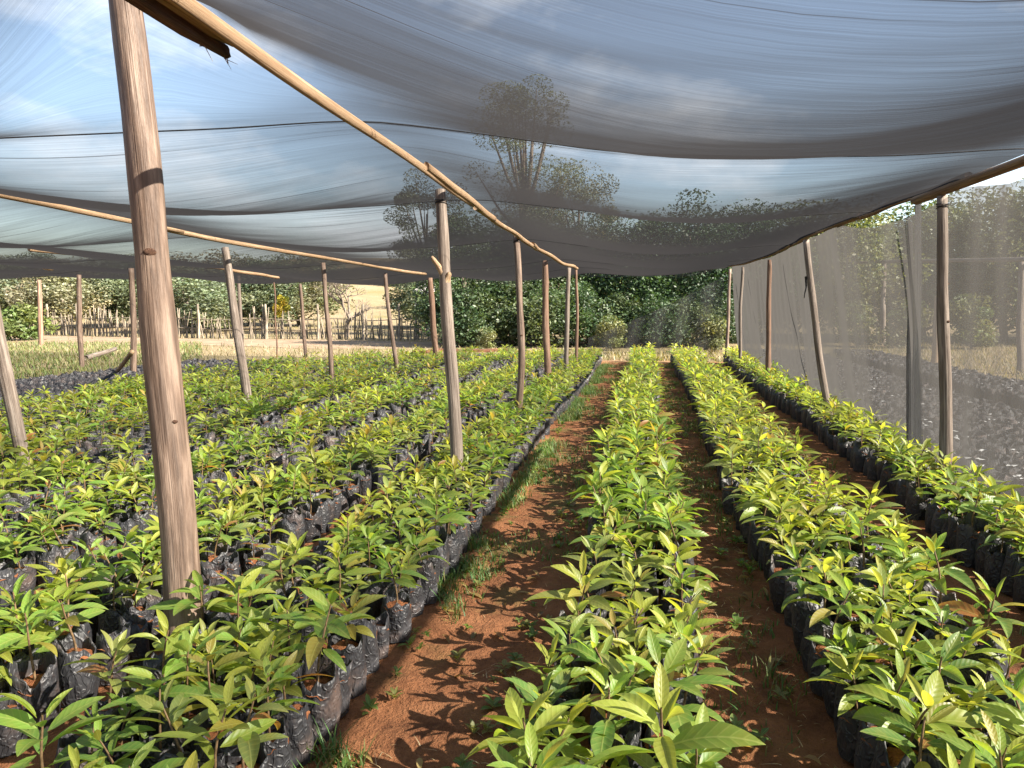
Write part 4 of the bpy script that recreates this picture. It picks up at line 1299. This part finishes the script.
# dry grass beyond the beds
pts = []
for _ in range(6500):
    x, y = g.uniform(-9, 6), 21.0 + abs(g.normal(0, 1.6))
    if x < -4 and y > 24: continue
    s = g.uniform(0.5, 1.3) * (1.25 if x > 0.8 else 1.0); pts.append((x, y, gnd(x, y), s))
for _ in range(9000):
    x, y = at(g.uniform(-30, 500), g.uniform(18.5, 37)); 
    if y < 20 and x > -11: continue
    if 24.9 + 0.1 * (-x - 6) < y < 29.2 + 0.1 * (-x - 6) and g.random() < 0.93: continue
    pts.append((x, y, gnd(x, y), g.uniform(0.4, 0.9)))
for _ in range(9000):
    x, y = at(g.uniform(840, 1120), g.uniform(15, 31)); 
    if x < 7.0: continue
    pts.append((x, y, gnd(x, y), g.uniform(0.4, 0.9)))
blades(pts, [(0.23, 0.185, 0.105), (0.18, 0.15, 0.08), (0.28, 0.225, 0.14), (0.14, 0.14, 0.06)], "dry_grass", "dry tan grass beyond the beds and the netting wall", g, 0.08, 0.30, 0.018)
pts = []
for _ in range(9000):
    x, y = at(g.uniform(-60, 200), g.uniform(15, 30))
    if -0.45 * (y - 9) - 7.4 < x and y < 22: continue
    if x > -12.2 and y < 19.6: continue
    pts.append((x, y, gnd(x, y), g.uniform(0.5, 1.0)))
blades(pts, [(0.09, 0.135, 0.035), (0.13, 0.155, 0.045), (0.18, 0.175, 0.065)], "green_grass", "green grass patch beyond the dark bag block at left", g, 0.08, 0.28, 0.02)

# ------------------------------------------------------------------ light
SUN_AZ, SUN_EL = math.radians(101), math.radians(35)
to_sun = Vector((math.sin(SUN_AZ) * math.cos(SUN_EL), math.cos(SUN_AZ) * math.cos(SUN_EL), math.sin(SUN_EL)))
sl = bpy.data.lights.new("sun", 'SUN'); sl.energy = 5.0; sl.angle = math.radians(0.5); sl.color = (1.0, 0.92, 0.80)
so = bpy.data.objects.new("sun", sl); COL.objects.link(so)
so.rotation_euler = to_sun.to_track_quat('Z', 'Y').to_euler()

w = bpy.data.worlds.new("World"); scene.world = w; w.use_nodes = True
nt = w.node_tree; nt.nodes.clear()
sky = nt.nodes.new("ShaderNodeTexSky"); sky.sky_type = 'NISHITA'; sky.sun_disc = False
sky.sun_elevation = SUN_EL; sky.sun_rotation = SUN_AZ; sky.air_density = 1.0; sky.dust_density = 0.5; sky.ozone_density = 0.5
tc = nt.nodes.new("ShaderNodeTexCoord"); mp = nt.nodes.new("ShaderNodeMapping"); mp.inputs["Scale"].default_value = (1.6, 1.6, 3.6)
nz = nt.nodes.new("ShaderNodeTexNoise"); nz.inputs["Scale"].default_value = 1.9; nz.inputs["Detail"].default_value = 7; nz.inputs["Roughness"].default_value = 0.56
rp_ = nt.nodes.new("ShaderNodeValToRGB"); rp_.color_ramp.elements[0].position = 0.50; rp_.color_ramp.elements[0].color = (0.05, 0.05, 0.05, 1); rp_.color_ramp.elements[1].color = (0.85, 0.85, 0.85, 1); rp_.color_ramp.elements[1].position = 0.72
mx = nt.nodes.new("ShaderNodeMix"); mx.data_type = 'RGBA'
bg = nt.nodes.new("ShaderNodeBackground"); bg.inputs[1].default_value = 0.057
wo = nt.nodes.new("ShaderNodeOutputWorld")
nt.links.new(tc.outputs["Generated"], mp.inputs[0]); nt.links.new(mp.outputs[0], nz.inputs["Vector"])
nt.links.new(nz.outputs["Fac"], rp_.inputs[0]); nt.links.new(rp_.outputs[0], mx.inputs[0])
nt.links.new(sky.outputs[0], mx.inputs[6]); mx.inputs[7].default_value = (8.0, 8.2, 8.5, 1)
nt.links.new(mx.outputs[2], bg.inputs[0]); nt.links.new(bg.outputs[0], wo.inputs[0])

# ------------------------------------------------------------------ render settings
vs = scene.view_settings
vs.view_transform = 'Standard'; vs.look = 'None'; vs.exposure = 2.42; vs.gamma = 1.0; vs.use_curve_mapping = False
cy = scene.cycles
cy.transparent_max_bounces = 24; cy.max_bounces = 8; cy.diffuse_bounces = 4; cy.glossy_bounces = 3; cy.transmission_bounces = 4
cy.sample_clamp_indirect = 8.0
try: cy.use_denoising = True
except Exception: pass
